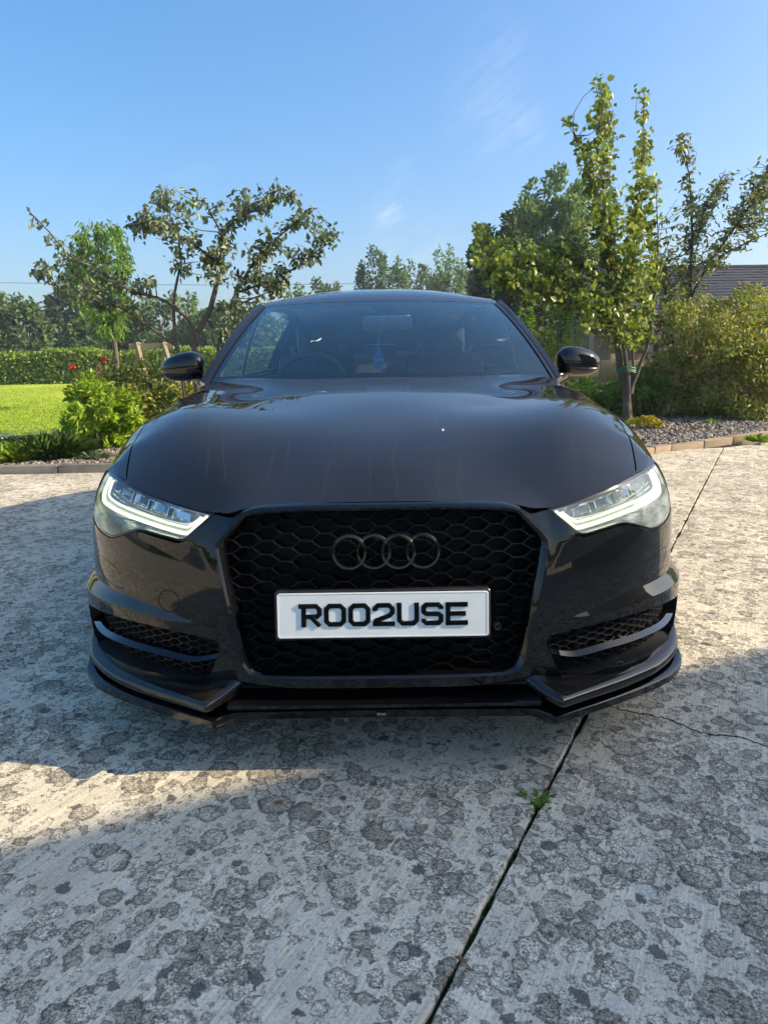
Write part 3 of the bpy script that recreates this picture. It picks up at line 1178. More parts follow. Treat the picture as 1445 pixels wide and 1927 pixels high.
for s in (1, -1):
    H = empty('headlight')
    H.parent = car
    H['label'] = 'lit headlight with pale yellow light strip' if s == -1 else 'headlight catching the glint of the sun'
    out2 = np.array(U(HL_IN))

    def put(m, nm, mat, par=H, angle=30, smooth=True):
        if s == -1:
            m.V = [v * np.array([-1, 1, 1]) for v in m.V]
            m.F = [f[::-1] for f in m.F]
        return m.build(nm, mat, par, smooth, angle)

    def putp(q, nm, mat, par=H):
        if s == -1:
            q = mirror_pfn(*q)
        return mk(nm, q[0], q[1], mat, par, normals=q[2])
    # dark seal round the lens
    lp = densify(out2, .012)
    l2 = shrink(lp, -.0055)
    A0, A1, A2 = hl_map(-.002)(l2), hl_map(-.0015)(shrink(lp, .0008)), hl_map(-.012)(l2)
    n = len(lp)
    m = MB().add(np.concatenate([A2, A0, A1]), [(k * n + i, k * n + (i + 1) % n, (k + 1) * n + (i + 1) % n, (k + 1) * n + i) for k in (0, 1) for i in range(n)])
    put(m, 'lamp_seal', 'gloss_black')
    # housing bowl
    A0, A1 = hl_map(-.004)(shrink(lp, .0004)), hl_map(-.062)(shrink(lp, .004))
    m = MB().add(np.concatenate([A0, A1]), [(i, (i + 1) % n, n + (i + 1) % n, n + i) for i in range(n)])
    q = cdt_panel(shrink(out2, .004), [], .03, hl_map(-.062), skirt=0)
    m.add(q[0], q[1])
    put(m, 'lamp_housing', 'lamp_silver')
    # upper lamp box: dark glass fronted projector tray with a chrome eyebrow
    tray = [(.905, .733), (.80, .727), (.70, .711), (.57, .686), (.505, .673), (.53, .646), (.56, .641), (.66, .654), (.78, .670), (.88, .684), (.90, .695)]
    tq = np.array(U(tray))
    q = cdt_panel(tq, [], .02, hl_map(-.045), skirt=.015)
    putp(q, 'projector_tray', 'lamp_grey')
    for k, (pa, za, w_, h_) in enumerate([(.565, .662, .026, .016), (.64, .675, .028, .017), (.715, .688, .028, .018), (.79, .699, .028, .018), (.86, .708, .022, .017)]):
        m = MB()
        rr = []
        for sc, dd in ((1.0, -.032), (1.0, -.026), (.86, -.025), (.55, -.040), (.05, -.044)):
            pts = [(pa + w_ * sc * (1 if c in (0, 3) else -1) / .9 + (.006 if c < 2 else -.006), za + h_ * sc * (1 if c < 2 else -1) * .8) for c in range(4)]
            dn = densify(np.array(pts), .012)
            rr.append(PF(dn[:, 0], dn[:, 1], dd))
        k0 = min(len(r_) for r_ in rr)
        rr = [PF(np.interp(np.linspace(0, 4, 16, endpoint=False), range(5), [p[0] for p in pts_] + [pts_[0][0]]), np.interp(np.linspace(0, 4, 16, endpoint=False), range(5), [p[1] for p in pts_] + [pts_[0][1]]), dd)
              for sc, dd in ((1.0, -.034), (1.0, -.027), (.88, -.026), (.6, -.040), (.05, -.044))
              for pts_ in [[(pa + w_ * sc * (1 if c in (0, 3) else -1) / .9, za + h_ * sc * (1 if c < 2 else -1) * .8 + .012 * (w_ / .028) * sc * (1 if c in (0, 3) else -1) * .35) for c in range(4)]]]
        V, Fc = loft(rr, True, True)
        m.add(V, Fc)
        put(m, 'reflector_cell', 'chrome', angle=40)
    m = MB()
    sect_tube(m, [(.505, .664), (.60, .682), (.70, .700), (.80, .7165), (.895, .724)], -.024, .0035, 6)
    sect_tube(m, [(.525, .648), (.555, .6445), (.66, .657), (.78, .674), (.885, .690)], -.026, .003, 6)
    put(m, 'lamp_trim', 'chrome')
    # light guides: long sweep with up-turned ends
    g1 = [(.478, .6665), (.497, .650), (.520, .6275), (.529, .6225), (.545, .6220), (.60, .630), (.68, .6415), (.76, .650), (.84, .657), (.905, .662), (.925, .670), (.932, .690), (.918, .728)]
    g2 = [(.498, .6655), (.515, .650), (.532, .6385), (.545, .636), (.60, .643), (.68, .655), (.76, .6645), (.84, .672), (.893, .679), (.906, .690), (.903, .722)]
    lit = 'daytime_light'
    m = MB()
    sect_tube(m, g1, -.016, .0050, 8)
    put(m, 'daytime_strip', lit)
    m = MB()
    sect_tube(m, g2, -.022, .0032, 8)
    put(m, 'daytime_strip', lit)
    # silver blade between the guides
    for (gA, gB, dA, dB, mat) in ((g1, g2, -.021, -.026, 'light_guide'),):
        a = catmull(gA, 6)
        bb = catmull(gB, 6)
        tt = np.linspace(0, 1, 50)
        ia = np.array([np.interp(tt, np.linspace(0, 1, len(a)), a[:, c]) for c in (0, 1)]).T
        ib = np.array([np.interp(tt, np.linspace(0, 1, len(bb)), bb[:, c]) for c in (0, 1)]).T
        V, Fc = loft([[PF(*ia[i], dA), PF(*((ia[i] + ib[i]) / 2), dA + .001), PF(*ib[i], dB)] for i in range(50)], False, False)
        put(MB().add(V, Fc), 'guide_blade', mat)
    # lower outer chamber
    m = MB()
    V, Fc = loft([[PF(p, z0, -.028), PF(p, (z0 + z1) / 2, -.04), PF(p, z1, -.028)] for p, z0, z1 in ((.66, .628, .632), (.70, .621, .636), (.76, .603, .642), (.80, .598, .647), (.86, .602, .651), (.92, .612, .655))], False, False)
    m.add(V, Fc)
    put(m, 'corner_chamber', 'lamp_silver')
    for k in range(5):
        m = MB()
        sect_tube(m, [(.715 + k * .0, .612 + k * .0065), (.80, .604 + k * .0085), (.90, .612 + k * .0085)], -.026, .0011, 5)
        put(m, 'chamber_rib', 'chrome')
    # lens
    q = cdt_panel(out2, [], .014, hl_map(0), skirt=.004)
    putp(q, 'lamp_lens', 'lamp_lens')

# ------------------------------------------------------------------ wings and sides
def sideF(y, z):
    """half width of the body side at (y, z)"""
    if y >= YA:
        w_ = float(wF(z))
        if y > 4.0:
            w_ -= .10 * ((y - 4.0) / .9) ** 2.2
        return w_
    t = (YA - y) / (YA - float(y0F(z)))
    return float(wF(z)) * (1 - min(max(t, 0), 1) ** NE) ** (1 / NE)


belt = pchip([.285, .6, .73, 1.09, 1.5, 1.8, 2.4, 3.2, 3.9, 4.5, 4.88], [.7005, .76, .770, .779, .783, .795, .805, .805, .785, .74, .68])
beltz = pchip([1.5, 1.8, 2.4, 3.2, 3.9, 4.5, 4.88], [.946, .950, .965, .985, 1.00, 1.00, .96])


def P0s(y):
    if y <= 1.5:
        x = float(shut(y)) + .0015
        return np.array([x, y, float(hood_z(np.array(x), np.array(y)))])
    return np.array([float(belt(y)), y, float(beltz(y))])


def skin(stations, name, parent, mat='paint', nt=16, sub=5, thick=0.012):
    """stations: (y of upper edge, lower edge xyz)"""
    up = np.array([P0s(s_[0]) for s_ in stations])
    lo = np.array([s_[1] for s_ in stations], float)
    t0 = np.arange(len(stations))
    tt = np.linspace(0, len(stations) - 1, (len(stations) - 1) * sub + 1)
    lo = pchip(t0, lo)(tt)
    ys = pchip(t0, up[:, 1])(tt)
    rows = []
    e = 2e-3
    for y, L in zip(ys, lo):
        A = P0s(float(y))
        dx = L[0] - A[0]
        dz = max(A[2] - L[2], .002)
        if y < 1.5:
            sl = float(hood_z(np.array(A[0] + e), np.array(y)) - hood_z(np.array(A[0] - e), np.array(y))) / (2 * e)
            sl = min(max(sl, -.6), -.05)
        else:
            sl = -.30 - 2.2 * min(1, (y - 1.5) / .2)
        k = .42 * max(dx, .004) if y < 1.5 else .05
        B = A + np.array([k, 0, sl * k])
        h = min(.42 * dz, .13)
        if L[1] < YA:
            ph = math.atan2(L[0], YA - L[1])
            C = PF(ph, L[2] + h)
        else:
            C = np.array([sideF(L[1], L[2] + h), L[1], L[2] + h])
        C[1] = C[1] + (A[1] - L[1]) * .2
        t = np.linspace(0, 1, nt)[:, None]
        cv = (1 - t) ** 3 * A + 3 * (1 - t) ** 2 * t * B + 3 * (1 - t) * t * t * C + t ** 3 * L
        fl = np.array([[A[0] - .001, A[1], A[2] - .022], [A[0] - .0005, A[1], A[2] - .0015]])
        rows.append(np.concatenate([fl, cv]))
    R_ = np.array(rows)
    a, b = R_.shape[:2]
    Fc = [f[::-1] for f in grid_faces(a, b)]
    V = R_.reshape(-1, 3)
    for s in (1, -1):
        mk(name, V * np.array([s, 1, 1]), Fc if s == -1 else [f[::-1] for f in Fc], mat, parent, True, None, 50)


# black filler strip added under the bonnet shut line to darken the gap
for s in (1, -1):
    rows = []
    for y in np.linspace(.27, 1.5, 40):
        x = float(shut(y))
        z = float(hood_z(np.array(x), np.array(y)))
        rows.append([[s * (x - .03), y, z - .03], [s * x, y, z - .020], [s * (x + .03), y, z - .03]])
    V, Fc = loft(rows, False, False)
    mk('shut_line_filler', V, Fc, 'dark_void', car)


def archz(y, yc=.93):
    return .33 + math.sqrt(max(.365 ** 2 - (y - yc) ** 2, 0))


def lowS(y, z):
    return (sideF(y, z), y, z)


st = [(.292, tuple(PF(.782, .738))), (.34, tuple(PF(.85, .7435))), (.385, tuple(PF(.927, .7485))), (.41, tuple(PF(.957, .72))), (.435, tuple(PF(.970, .68))), (.46, tuple(PF(.972, .64))), (.49, tuple(PF(.975, .605))), (.55, tuple(PF(1.10, .604))), (.66, tuple(PF(1.26, .604)))]
st += [(y, lowS(y, archz(y))) for y in (.75, .84, .93, 1.02, 1.11, 1.2, 1.26)] + [(1.30, lowS(1.292, .34)), (1.33, lowS(1.31, .22)), (1.47, lowS(1.47, .2))]
skin(st, 'front_wing', car)
skin([(y, lowS(y, .2)) for y in (1.474, 1.6, 1.8, 2.0, 2.3, 2.52)], 'front_door', car)
skin([(y, lowS(y, .2)) for y in (2.524, 2.8, 3.1, 3.38)] + [(3.44, lowS(3.44, .30))], 'rear_door', car)
skin([(3.444, lowS(3.444, .31)), (3.48, lowS(3.48, .42))] + [(y, lowS(y, archz(y, 3.84))) for y in (3.55, 3.65, 3.75, 3.84, 3.95, 4.05, 4.14)] + [(4.2, lowS(4.21, .36)), (4.3, lowS(4.3, .25)), (4.6, lowS(4.6, .25)), (4.86, lowS(4.86, .28))], 'rear_wing', car)

# ------------------------------------------------------------------ greenhouse
def ws(s_, t_):
    """windscreen"""
    s_, t_ = np.asarray(s_, float), np.asarray(t_, float)
    b0 = np.stack([.752 * s_, 1.285 + .185 * s_ ** 2, .958 - .012 * s_ ** 2], -1)
    b1 = np.stack([.618 * s_, 2.15 + .15 * s_ ** 2, 1.345 - .012 * np.abs(s_) ** 2.5], -1)
    p = b0 * (1 - t_)[..., None] + b1 * t_[..., None]
    bul = 4 * t_ * (1 - t_)
    p[..., 1] -= .018 * bul
    p[..., 2] += .022 * bul
    return p


def patch(fn, s0, s1, t0, t1, ns, nt, off=0.0):
    S_, T_ = np.meshgrid(np.linspace(s0, s1, ns), np.linspace(t0, t1, nt), indexing='ij')
    V = fn(S_.ravel(), T_.ravel())
    if off:
        e = 1e-3
        du = fn(S_.ravel() + e, T_.ravel()) - fn(S_.ravel() - e, T_.ravel())
        dv = fn(S_.ravel(), T_.ravel() + e) - fn(S_.ravel(), T_.ravel() - e)
        n = np.cross(du, dv)
        V = V + off * n / np.linalg.norm(n, axis=1)[:, None]
    return V, grid_faces(ns, nt)


V, Fc = patch(ws, -1, 1, 0, 1, 40, 20)
wsc = mk('windscreen', V, Fc, 'windscreen_glass', car, True)
m = MB()
for a in ((-1, 1, 0, .085), (-1, -.965, .08, .98), (.965, 1, .08, .98), (-1, 1, .965, 1)):
    m.add(*patch(ws, a[0], a[1], a[2], a[3], 40 if a[1] - a[0] > 1 else 3, 20 if a[3] - a[2] > .5 else 3, -.003))
m.build('windscreen_border', 'satin_black', wsc, True, 60)
# tax sticker, sensor pod, dust marks
m = MB()
m.add(*patch(ws, -.955, -.91, .885, .95, 3, 3, -.0045))
m.build('window_sticker', 'sticker', wsc)
m = MB()
m.add(*patch(ws, -.08, .12, .005, .045, 3, 3, -.0055))
m.build('chassis_number_window', 'lamp_grey', wsc)

def ws_out(L, off=.0035):
    L = np.array(L, float)
    e = 1e-3
    p = ws(L[:, 0], L[:, 1])
    n = np.cross(ws(L[:, 0] + e, L[:, 1]) - p, ws(L[:, 0], L[:, 1] + e) - p)
    return p + off * unit_(n)


def unit_(v):
    return v / (np.linalg.norm(v, axis=-1, keepdims=True) + 1e-9)


MB().tube(ws_out(catmull(np.array([(-.455, .395), (-.44, .405), (-.42, .402), (-.395, .425), (-.39, .437)]), 4), .002), np.array([.001, .002, .003, .0025, .002, .003, .0035, .003, .002, .0022, .003, .0028, .002, .0022, .002, .0015, .001]), 5).build('bird_mess', 'sticker', wsc, True, 60)

# A pillars and roof rails
rail_in = np.array([ws(np.array([1.0]), np.array([t]))[0] for t in np.linspace(0, 1, 12)])
for s in (1, -1):
    rows = []
    for i, t in enumerate(np.linspace(0, 1, 12)):
        I = rail_in[i]
        Oo = np.array([.805, 1.56, .945]) * (1 - t) + np.array([.668, 2.42, 1.345]) * t + np.array([0, -.01, .024]) * 4 * t * (1 - t)
        d = Oo - I
        w_ = np.linalg.norm(d)
        nrm_ = np.array([.45, -.55, .70])
        rows.append([I + [0, 0, -.012], I + nrm_ * .004, I + d * .22 + nrm_ * .010, I + d * .26 + nrm_ * .016, I + d * .55 + nrm_ * .030, I + d * .85 + nrm_ * .022, Oo + nrm_ * .004, Oo - nrm_ * .02, I + d * .5 - nrm_ * .03])
    V, Fc = loft(rows)
    V = V * np.array([s, 1, 1])
    ap = mk('windscreen_pillar', V, Fc if s == 1 else [f[::-1] for f in Fc], 'paint', car, True, None, 32)
    # black seal strip between glass and pillar
    rows = [[r[1] + np.array([0, 0, .001]), (r[1] + r[2]) / 2 + np.array([0, -.002, .004]), r[2] + np.array([0, -.001, .001])] for r in [np.array(q) for q in rows]]
    V, Fc = loft(rows, False, False)
    mk('pillar_seal', V * np.array([s, 1, 1]), Fc, 'satin_black', ap, True)

# roof
rz = pchip([2.10, 2.15, 2.3, 2.45, 2.65, 2.85, 3.1, 3.35, 3.5], [1.325, 1.345, 1.392, 1.425, 1.450, 1.456, 1.443, 1.405, 1.365])
rw = pchip([2.15, 2.5, 3.0, 3.5], [.618, .625, .60, .555])


def roof(s_, t_):
    y = 2.155 + .15 * s_ ** 2 * (1 - t_) + t_ * 1.25 - .0 * s_
    yy = y - .15 * s_ ** 2 * (1 - t_)
    x = rw(np.clip(yy, 2.15, 3.5)) * s_
    z = rz(yy) - (.012 + .05 * sstep((yy - 2.15) / .5)) * np.abs(s_) ** 2.6
    return np.stack([x, y, z], -1)


V, Fc = patch(roof, -1, 1, 0, 1, 40, 30)
rf = mk('roof', V, Fc, 'paint', car, True)
for s in (1, -1):
    rows = []
    for t in np.linspace(0, 1, 16):
        e = roof(np.array([1.0]), np.array([t]))[0]
        rows.append([e + [-.004, 0, -.006], e + [.0, 0, .002], e + [.026, .02, -.004], e + [.045, .03, -.022], e + [.050, .03, -.045], e + [.01, .02, -.05]])
    V, Fc = loft(rows)
    mk('roof_rail', V * np.array([s, 1, 1]), Fc if s == 1 else [f[::-1] for f in Fc], 'paint', rf, True, None, 40)

# rear glass, rear pillars, boot lid, tail
def rearg(s_, t_):
    a = np.stack([.56 * s_, 3.42 + .03 * s_ ** 2, 1.385 - .05 * np.abs(s_) ** 2.6], -1)
    b = np.stack([.60 * s_, 4.12 - .06 * s_ ** 2, 1.06 - .02 * s_ ** 2], -1)
    t_ = t_[:, None]
    p = a * (1 - t_) + b * t_
    p[:, 2] += .03 * (4 * t_ * (1 - t_))[:, 0]
    return p


V, Fc = patch(rearg, -1, 1, 0, 1, 20, 10)
mk('rear_window', V, Fc, 'side_glass', car, True)


def boot(s_, t_):
    y = 4.05 + t_ * .82
    x = s_ * (.70 - .04 * t_)
    z = 1.075 - .045 * t_ - .04 * t_ ** 3 - .05 * np.abs(s_) ** 2.2
    return np.stack([x, y, z], -1)


V, Fc = patch(boot, -1, 1, 0, 1, 20, 10)
mk('boot_lid', V, Fc, 'paint', car, True)


def tail(s_, t_):
    x = s_ * (.80 + .05 * np.sin(t_ * 3.1))
    y = 4.88 + .05 * np.sin(t_ * 3.1) - .13 * np.abs(s_) ** 3
    z = .95 - t_ * .72
    return np.stack([x, y, z], -1)


V, Fc = patch(tail, -1, 1, 0, 1, 20, 12)
mk('rear_bumper', V, [f[::-1] for f in Fc], 'paint', car, True)
for s in (1, -1):
    # side windows: front, rear; B pillar; C pillar
    def sg(y0_, y1_, name, mat, off=0.0):
        rows = []
        for y in np.linspace(y0_, y1_, 10):
            bx = np.array([float(belt(y)) - .004 + off, y, float(beltz(y)) + .002])
            tt = min(max((y - 2.30) / 1.25, 0), 1)
            if y < 2.42:
                k = (y - 1.56) / .86
                tp = np.array([.805, 1.56, .945]) * (1 - k) + np.array([.668, 2.42, 1.33]) * k
            elif y < 3.4:
                e = roof(np.array([1.0]), np.array([tt]))[0]
                tp = np.array([e[0] + .045 + off, y, e[2] - .04])
            else:
                k = (y - 3.4) / .75
                tp = np.array([.61 + .08 * k + off, y, 1.30 * (1 - k) + 1.02 * k])
            rows.append([bx, (bx + tp) / 2 + np.array([.018, 0, 0]), tp])
        V, Fc = loft(rows, False, False)
        mk(name, V * np.array([s, 1, 1]), Fc, mat, car, True)
    sg(1.60, 2.46, 'door_window', 'side_glass')
    sg(2.46, 2.56, 'centre_pillar', 'satin_black', .002)
    sg(2.56, 3.38, 'door_window', 'side_glass')
    sg(3.38, 4.12, 'rear_pillar', 'paint', .003)
    # rear pillar inner fill towards the rear glass
    rows = []
    for t in np.linspace(0, 1, 10):
        g = rearg(np.array([1.0]), np.array([t]))[0]
        y = 3.40 + .70 * t
        k = t
        o_ = np.array([.613 + .08 * k, y, 1.30 * (1 - k) + 1.02 * k])
        rows.append([g + [-.01, 0, -.004], (g + o_) / 2 + [.012, .01, .02], o_])
    V, Fc = loft(rows, False, False)
    mk('rear_pillar_panel', V * np.array([s, 1, 1]), Fc, 'paint', car, True)

# ---- door mirrors
for s in (1, -1):
    M_ = empty('door_mirror')
    M_.parent = car
    nu, nv = 28, 18
    V = []
    for i in range(nu):
        u = 2 * math.pi * i / nu
        for j in range(nv):
            v = -math.pi / 2 + math.pi * j / (nv - 1)
            cu, su, cv, sv = math.cos(u), math.sin(u), math.cos(v), math.sin(v)
            # superellipsoid, axis along x; front (-y) rounded, back (+y) flat
            e = .72
            px = math.copysign(abs(sv) ** .80, sv)
            py = math.copysign(abs(cu * cv) ** e, cu)
            pz = math.copysign(abs(su * cv) ** e, su)
            x = .108 * px
            wz = .070 * (1.0 - .16 * px - .10 * px * px)
            y = (.075 if py < 0 else .030) * py
            z = wz * pz * (1.0 if pz > 0 else .92) + .004 - .010 * px
            V.append((x, y - .030 * px * -1 * .8, z))
    V = np.array(V)
    Fc = [(i * nv + j, ((i + 1) % nu) * nv + j, ((i + 1) % nu) * nv + j + 1, i * nv + j + 1) for i in range(nu) for j in range(nv - 1)]
    c0 = np.array([.935, 1.755, 1.020])
    W = (V + c0) * np.array([s, 1, 1])
    cap = mk('mirror_housing', W, Fc if s == -1 else [f[::-1] for f in Fc], 'paint', M_, True)
    # arm
    rows = []
    for t in np.linspace(0, 1, 9):
        c = np.array([.800, 1.70, .955]) * (1 - t) + np.array([.885, 1.755, .985]) * t + np.array([0, -.006, -.006]) * 4 * t * (1 - t)
        hw, hh = .055 - .012 * t, .026 + .008 * t
        rows.append([c + [0, hw * math.cos(a), hh * math.sin(a)] for a in np.linspace(0, 2 * math.pi, 14, endpoint=False)])
    V, Fc = loft(rows)
    mk('mirror_arm', V * np.array([s, 1, 1]), Fc, 'gloss_black', M_, True, None, 50)
    # indicator strip along the lower front
    pts = []
    for t in np.linspace(0, 1, 16):
        px = -.72 + 1.58 * t
        wz = .070 * (1.0 - .16 * px - .10 * px * px)
        yb = -.075 * (1 - abs(px) ** 2.6) ** .36 * .93
        pts.append(c0 + [.108 * px, yb + .024 * px, -.40 * wz + .004 - .010 * px])
    m = MB().tube(np.array(pts) * np.array([s, 1, 1]), np.linspace(.0025, .0045, 16), 6)
    m.build('indicator_strip', 'alloy', M_, True)
    # mirror glass
    m = MB()
    ring = np.array([c0 + [.088 * math.cos(a), .034, .052 * math.sin(a) + .003] for a in np.linspace(0, 2 * math.pi, 24, endpoint=False)]) * np.array([s, 1, 1])
    m.add(ring, [tuple(range(24))])
    m.build('mirror_glass', 'chrome', M_)

# ---- wipers and cowl
m = MB()
rows = []
for x in np.linspace(-.76, .76, 31):
    q = (x / .752)
    y = 1.275 + .185 * q * q
    zz = .949 - .012 * q * q
    rows.append([[x, y - .03, zz - .012], [x, y + .03, zz + .006], [x, y + .07, zz + .004], [x, y + .05, zz - .05], [x, y - .03, zz - .05]])
V, Fc = loft(rows)
mk('cowl', V, Fc, 'satin_black', car, True, None, 35)
for x0_, x1_ in ((-.62, -.02), (.06, .70)):
    pts = [ws(np.array([x / .745]), np.array([.0 + .012 * k]))[0] + np.array([0, -.006, .006]) for k, x in zip(np.linspace(0, 1, 14), np.linspace(x0_, x1_, 14))]
    w_ = MB()
    w_.tube(pts, .0055, 6)
    pa = [pts[7], np.array([x1_ - .05, 1.33 + .18 * ((x1_ - .05) / .75) ** 2, .955]) + [0, 0, .0]]
    pa = [pts[7] + [0, -.004, .002], (pts[7] + pa[1]) / 2 + [0, -.004, .002], pa[1] + [0, 0, -.01]]
    w_.tube(catmull(pa, 6), np.linspace(.006, .010, 13), 6)
    w_.build('wiper', 'satin_black', car, True)

# ---- cabin
m = MB()
rows = []
for x in np.linspace(-.72, .72, 25):
    q = abs(x) / .72
    pod = .030 * math.exp(-((x + .37) / .17) ** 2)
    rows.append([[x, 1.34 + .17 * q * q, .915], [x, 1.55, .925 + pod * .3], [x, 1.72, .930 + pod], [x, 1.80, .925 + pod], [x, 1.84, .88], [x, 1.86, .70], [x, 1.9, .45], [x, 1.3, .45]])
V, Fc = loft(rows)
mk('dashboard', V, Fc, 'dash', car, True, None, 40)
sw = empty('steering_wheel')
sw.parent = car
cS = np.array([-.355, 1.98, .915])
tl = rad(25)
e1 = np.array([1, 0, 0])
e2 = np.array([0, math.sin(tl), math.cos(tl)])
t = np.linspace(0, 2 * math.pi, 48, endpoint=False)
MB().tube(cS + .178 * (np.cos(t)[:, None] * e1 + np.sin(t)[:, None] * e2), .0155, 10, True).build('wheel_rim', 'leather', sw, True)
m = MB()
m.tube([cS - .165 * e1, cS - .05 * e1, cS + [0, -.02, 0]], [.012, .018, .03], 8)
m.tube([cS + .165 * e1, cS + .05 * e1, cS + [0, -.02, 0]], [.012, .018, .03], 8)
m.tube([cS - .165 * e2, cS - .05 * e2, cS + [0, -.02, 0]], [.012, .018, .03], 8)
m.build('wheel_spokes', 'dash', sw, True)


def cushion(name, c, s, par, mat='leather', rot=None, bev=.05):
    return box(name, c, s, mat, par, rot, bev)


for s in (-1, 1):
    S_ = empty('front_seat')
    S_.parent = car
    cushion('backrest', (s * .37, 2.52, .80), (.46, .14, .58), S_, rot=Matrix.Rotation(rad(-18), 3, 'X'))
    cushion('seat_base', (s * .37, 2.20, .50), (.48, .52, .14), S_)
    cushion('headrest', (s * .37, 2.63, 1.165), (.25, .10, .17), S_, rot=Matrix.Rotation(rad(-10), 3, 'X'), bev=.04)
S_ = empty('rear_seat')
S_.parent = car
cushion('backrest', (0, 3.50, .80), (1.30, .16, .58), S_, rot=Matrix.Rotation(rad(-20), 3, 'X'))
for x in (-.38, 0, .38):
    cushion('headrest', (x, 3.62, 1.10), (.24, .09, .12), S_, bev=.035)
box('parcel_shelf', (0, 3.86, 1.01), (1.2, .5, .03), 'dash', car, None, .01)
box('cabin_floor', (0, 2.5, .33), (1.5, 2.6, .06), 'dark_void', car)
V, Fc = patch(roof, -.97, .97, .02, .98, 16, 12, -.03)
mk('headlining', V, Fc, 'headliner', car, True)
# rear-view mirror and sensor pod
rv = empty('rear_view_mirror')
rv.parent = car
cushion('mirror_body', (.035, 1.94, 1.222), (.25, .035, .075), rv, 'white_card', Matrix.Rotation(rad(-12), 3, 'Z') @ Matrix.Rotation(rad(8), 3, 'X'), .017)
m = MB()
m.add(*loft([[np.array([.02, 1.965, 1.255]) + [a * .05, 0, .0] for a in (0,)] * 1 + [[.02 + dx, 2.0 + .08 * k, 1.26 + .055 * k] for dx in (-.02 - .035 * k, .02 + .035 * k)] + [[.02, 2.02 + .08 * k, 1.245 + .05 * k]] for k in np.linspace(0, 1, 5)]))
m.build('mirror_stalk', 'dash', rv, True)

# ---- underbody and wheels
box('engine_bay', (0, .62, .42), (1.28, .70, .40), 'dark_void', car, None, .05)
box('underbody', (0, 2.5, .26), (1.50, 4.3, .16), 'dark_void', car, None, .05)
for yc in (.93, 3.84):
    for s in (-1, 1):
        Wl = empty('wheel')
        Wl.parent = car
        cx = s * .805
        prof = [(-.11, .225), (-.122, .26), (-.12, .31), (-.10, .332), (0, .336), (.10, .332), (.12, .31), (.122, .26), (.11, .225)]
        rows = [[(cx + a, yc + r * math.cos(t), .336 + r * math.sin(t)) for a, r in prof] for t in np.linspace(0, 2 * math.pi, 49)]
        V, Fc = loft(rows, True, False)
        mk('tyre', V, Fc, 'rubber', Wl, True, None, 40)
        prof = [(-.10, .20), (-.10, .232), (.105, .236), (.108, .224), (.09, .212), (.0, .20)]
        rows = [[(cx + s * a, yc + r * math.cos(t), .336 + r * math.sin(t)) for a, r in prof] for t in np.linspace(0, 2 * math.pi, 49)]
        V, Fc = loft(rows, True, False)
        rm = mk('rim', V, Fc, 'alloy', Wl, True, None, 40)
        for k in range(5):
            m = MB()
            for d in (-.13, .13):
                a1, a2 = k * 2 * math.pi / 5 + d * .5, k * 2 * math.pi / 5 + d
                m.tube([(cx + s * .07, yc + .03 * math.cos(a1), .336 + .03 * math.sin(a1)), (cx + s * .09, yc + .12 * math.cos(a2), .336 + .12 * math.sin(a2)), (cx + s * .10, yc + .226 * math.cos(a2), .336 + .226 * math.sin(a2))], [.024, .018, .015], 6)
            m.build('spoke', 'alloy', rm, True)
        m = MB()
        rows = [[(cx + s * a, yc + r * math.cos(t), .336 + r * math.sin(t)) for a, r in ((.05, .16), (.055, .01))] for t in np.linspace(0, 2 * math.pi, 33)]
        V, Fc = loft(rows, False, False)
        m.add(V, Fc).build('brake_disc', 'lamp_grey', Wl)

# ---- tree-shaped air freshener hanging from the rear-view mirror
AF = empty('air_freshener', (0.004, 1.86, 1.050))
AF.scale = (1.2, 1.2, 1.2)
tag(AF, 'blue tree-shaped air freshener hanging behind the windscreen', 'air freshener')
outl = [(0, .062), (.006, .052), (.004, .050), (.013, .036), (.009, .034), (.019, .018), (.014, .017), (.026, .000), (.020, -.002), (.032, -.020), (.020, -.024), (.010, -.027), (.010, -.040)]
outl = outl + [(-x, z) for x, z in outl[::-1][:-1]]
bm = bmesh.new()
vs_ = [bm.verts.new((x, 0, z)) for x, z in outl]
f = bm.faces.new(vs_)
r = bmesh.ops.extrude_face_region(bm, geom=[f])
bmesh.ops.translate(bm, vec=(0, .002, 0), verts=[v for v in r['geom'] if isinstance(v, bmesh.types.BMVert)])
bmesh.ops.triangulate(bm, faces=bm.faces[:])
bm_obj('tree_card', bm, 'blue_card', AF)
m = MB()
m.box((0, -.0012, -.004), (.036, .0012, .013), Matrix.Rotation(rad(-8), 3, 'Y'))
m.build('label_band', 'white_card', AF)
m = MB()
m.box((0, -.0002, -.047), (.024, .0034, .016))
m.build('base_block', 'white_card', AF)
m = MB()
m.tube([(0, .001, .06), (.004, .02, .11), (.012, .05, .165)], .0008, 5)
m.build('cord', 'white_card', AF)
# ------------------------------------------------------------------ the place: materials
def leaf_mat(name, cols, rough=0.45, trans=0.4, spec=0.4):
    b = NB(name)
    g = b.add('ShaderNodeNewGeometry')
    n = len(cols)
    c = b.ramp(g.outputs['Random Per Island'], [(i / max(1, n - 1), cc) for i, cc in enumerate(cols)])
    nz = b.noise(g.outputs['Position'], 2.5, 3)
    c = b.mix(1.0, c, b.ramp(nz, [(0.3, 0.78), (0.7, 1.18)]), 'MULTIPLY')
    pr = b.add('ShaderNodeBsdfPrincipled', {'Base Color': c, 'Roughness': rough, 'Specular IOR Level': spec})
    tr = b.add('ShaderNodeBsdfTranslucent', {'Color': b.mix(1.0, c, (1.15, 1.25, 0.55), 'MULTIPLY')})
    mx = b.add('ShaderNodeMixShader', {'Fac': trans})
    b.l.new(pr.outputs[0], mx.inputs[1])
    b.l.new(tr.outputs[0], mx.inputs[2])
    b.l.new(mx.outputs[0], b.out.inputs['Surface'])


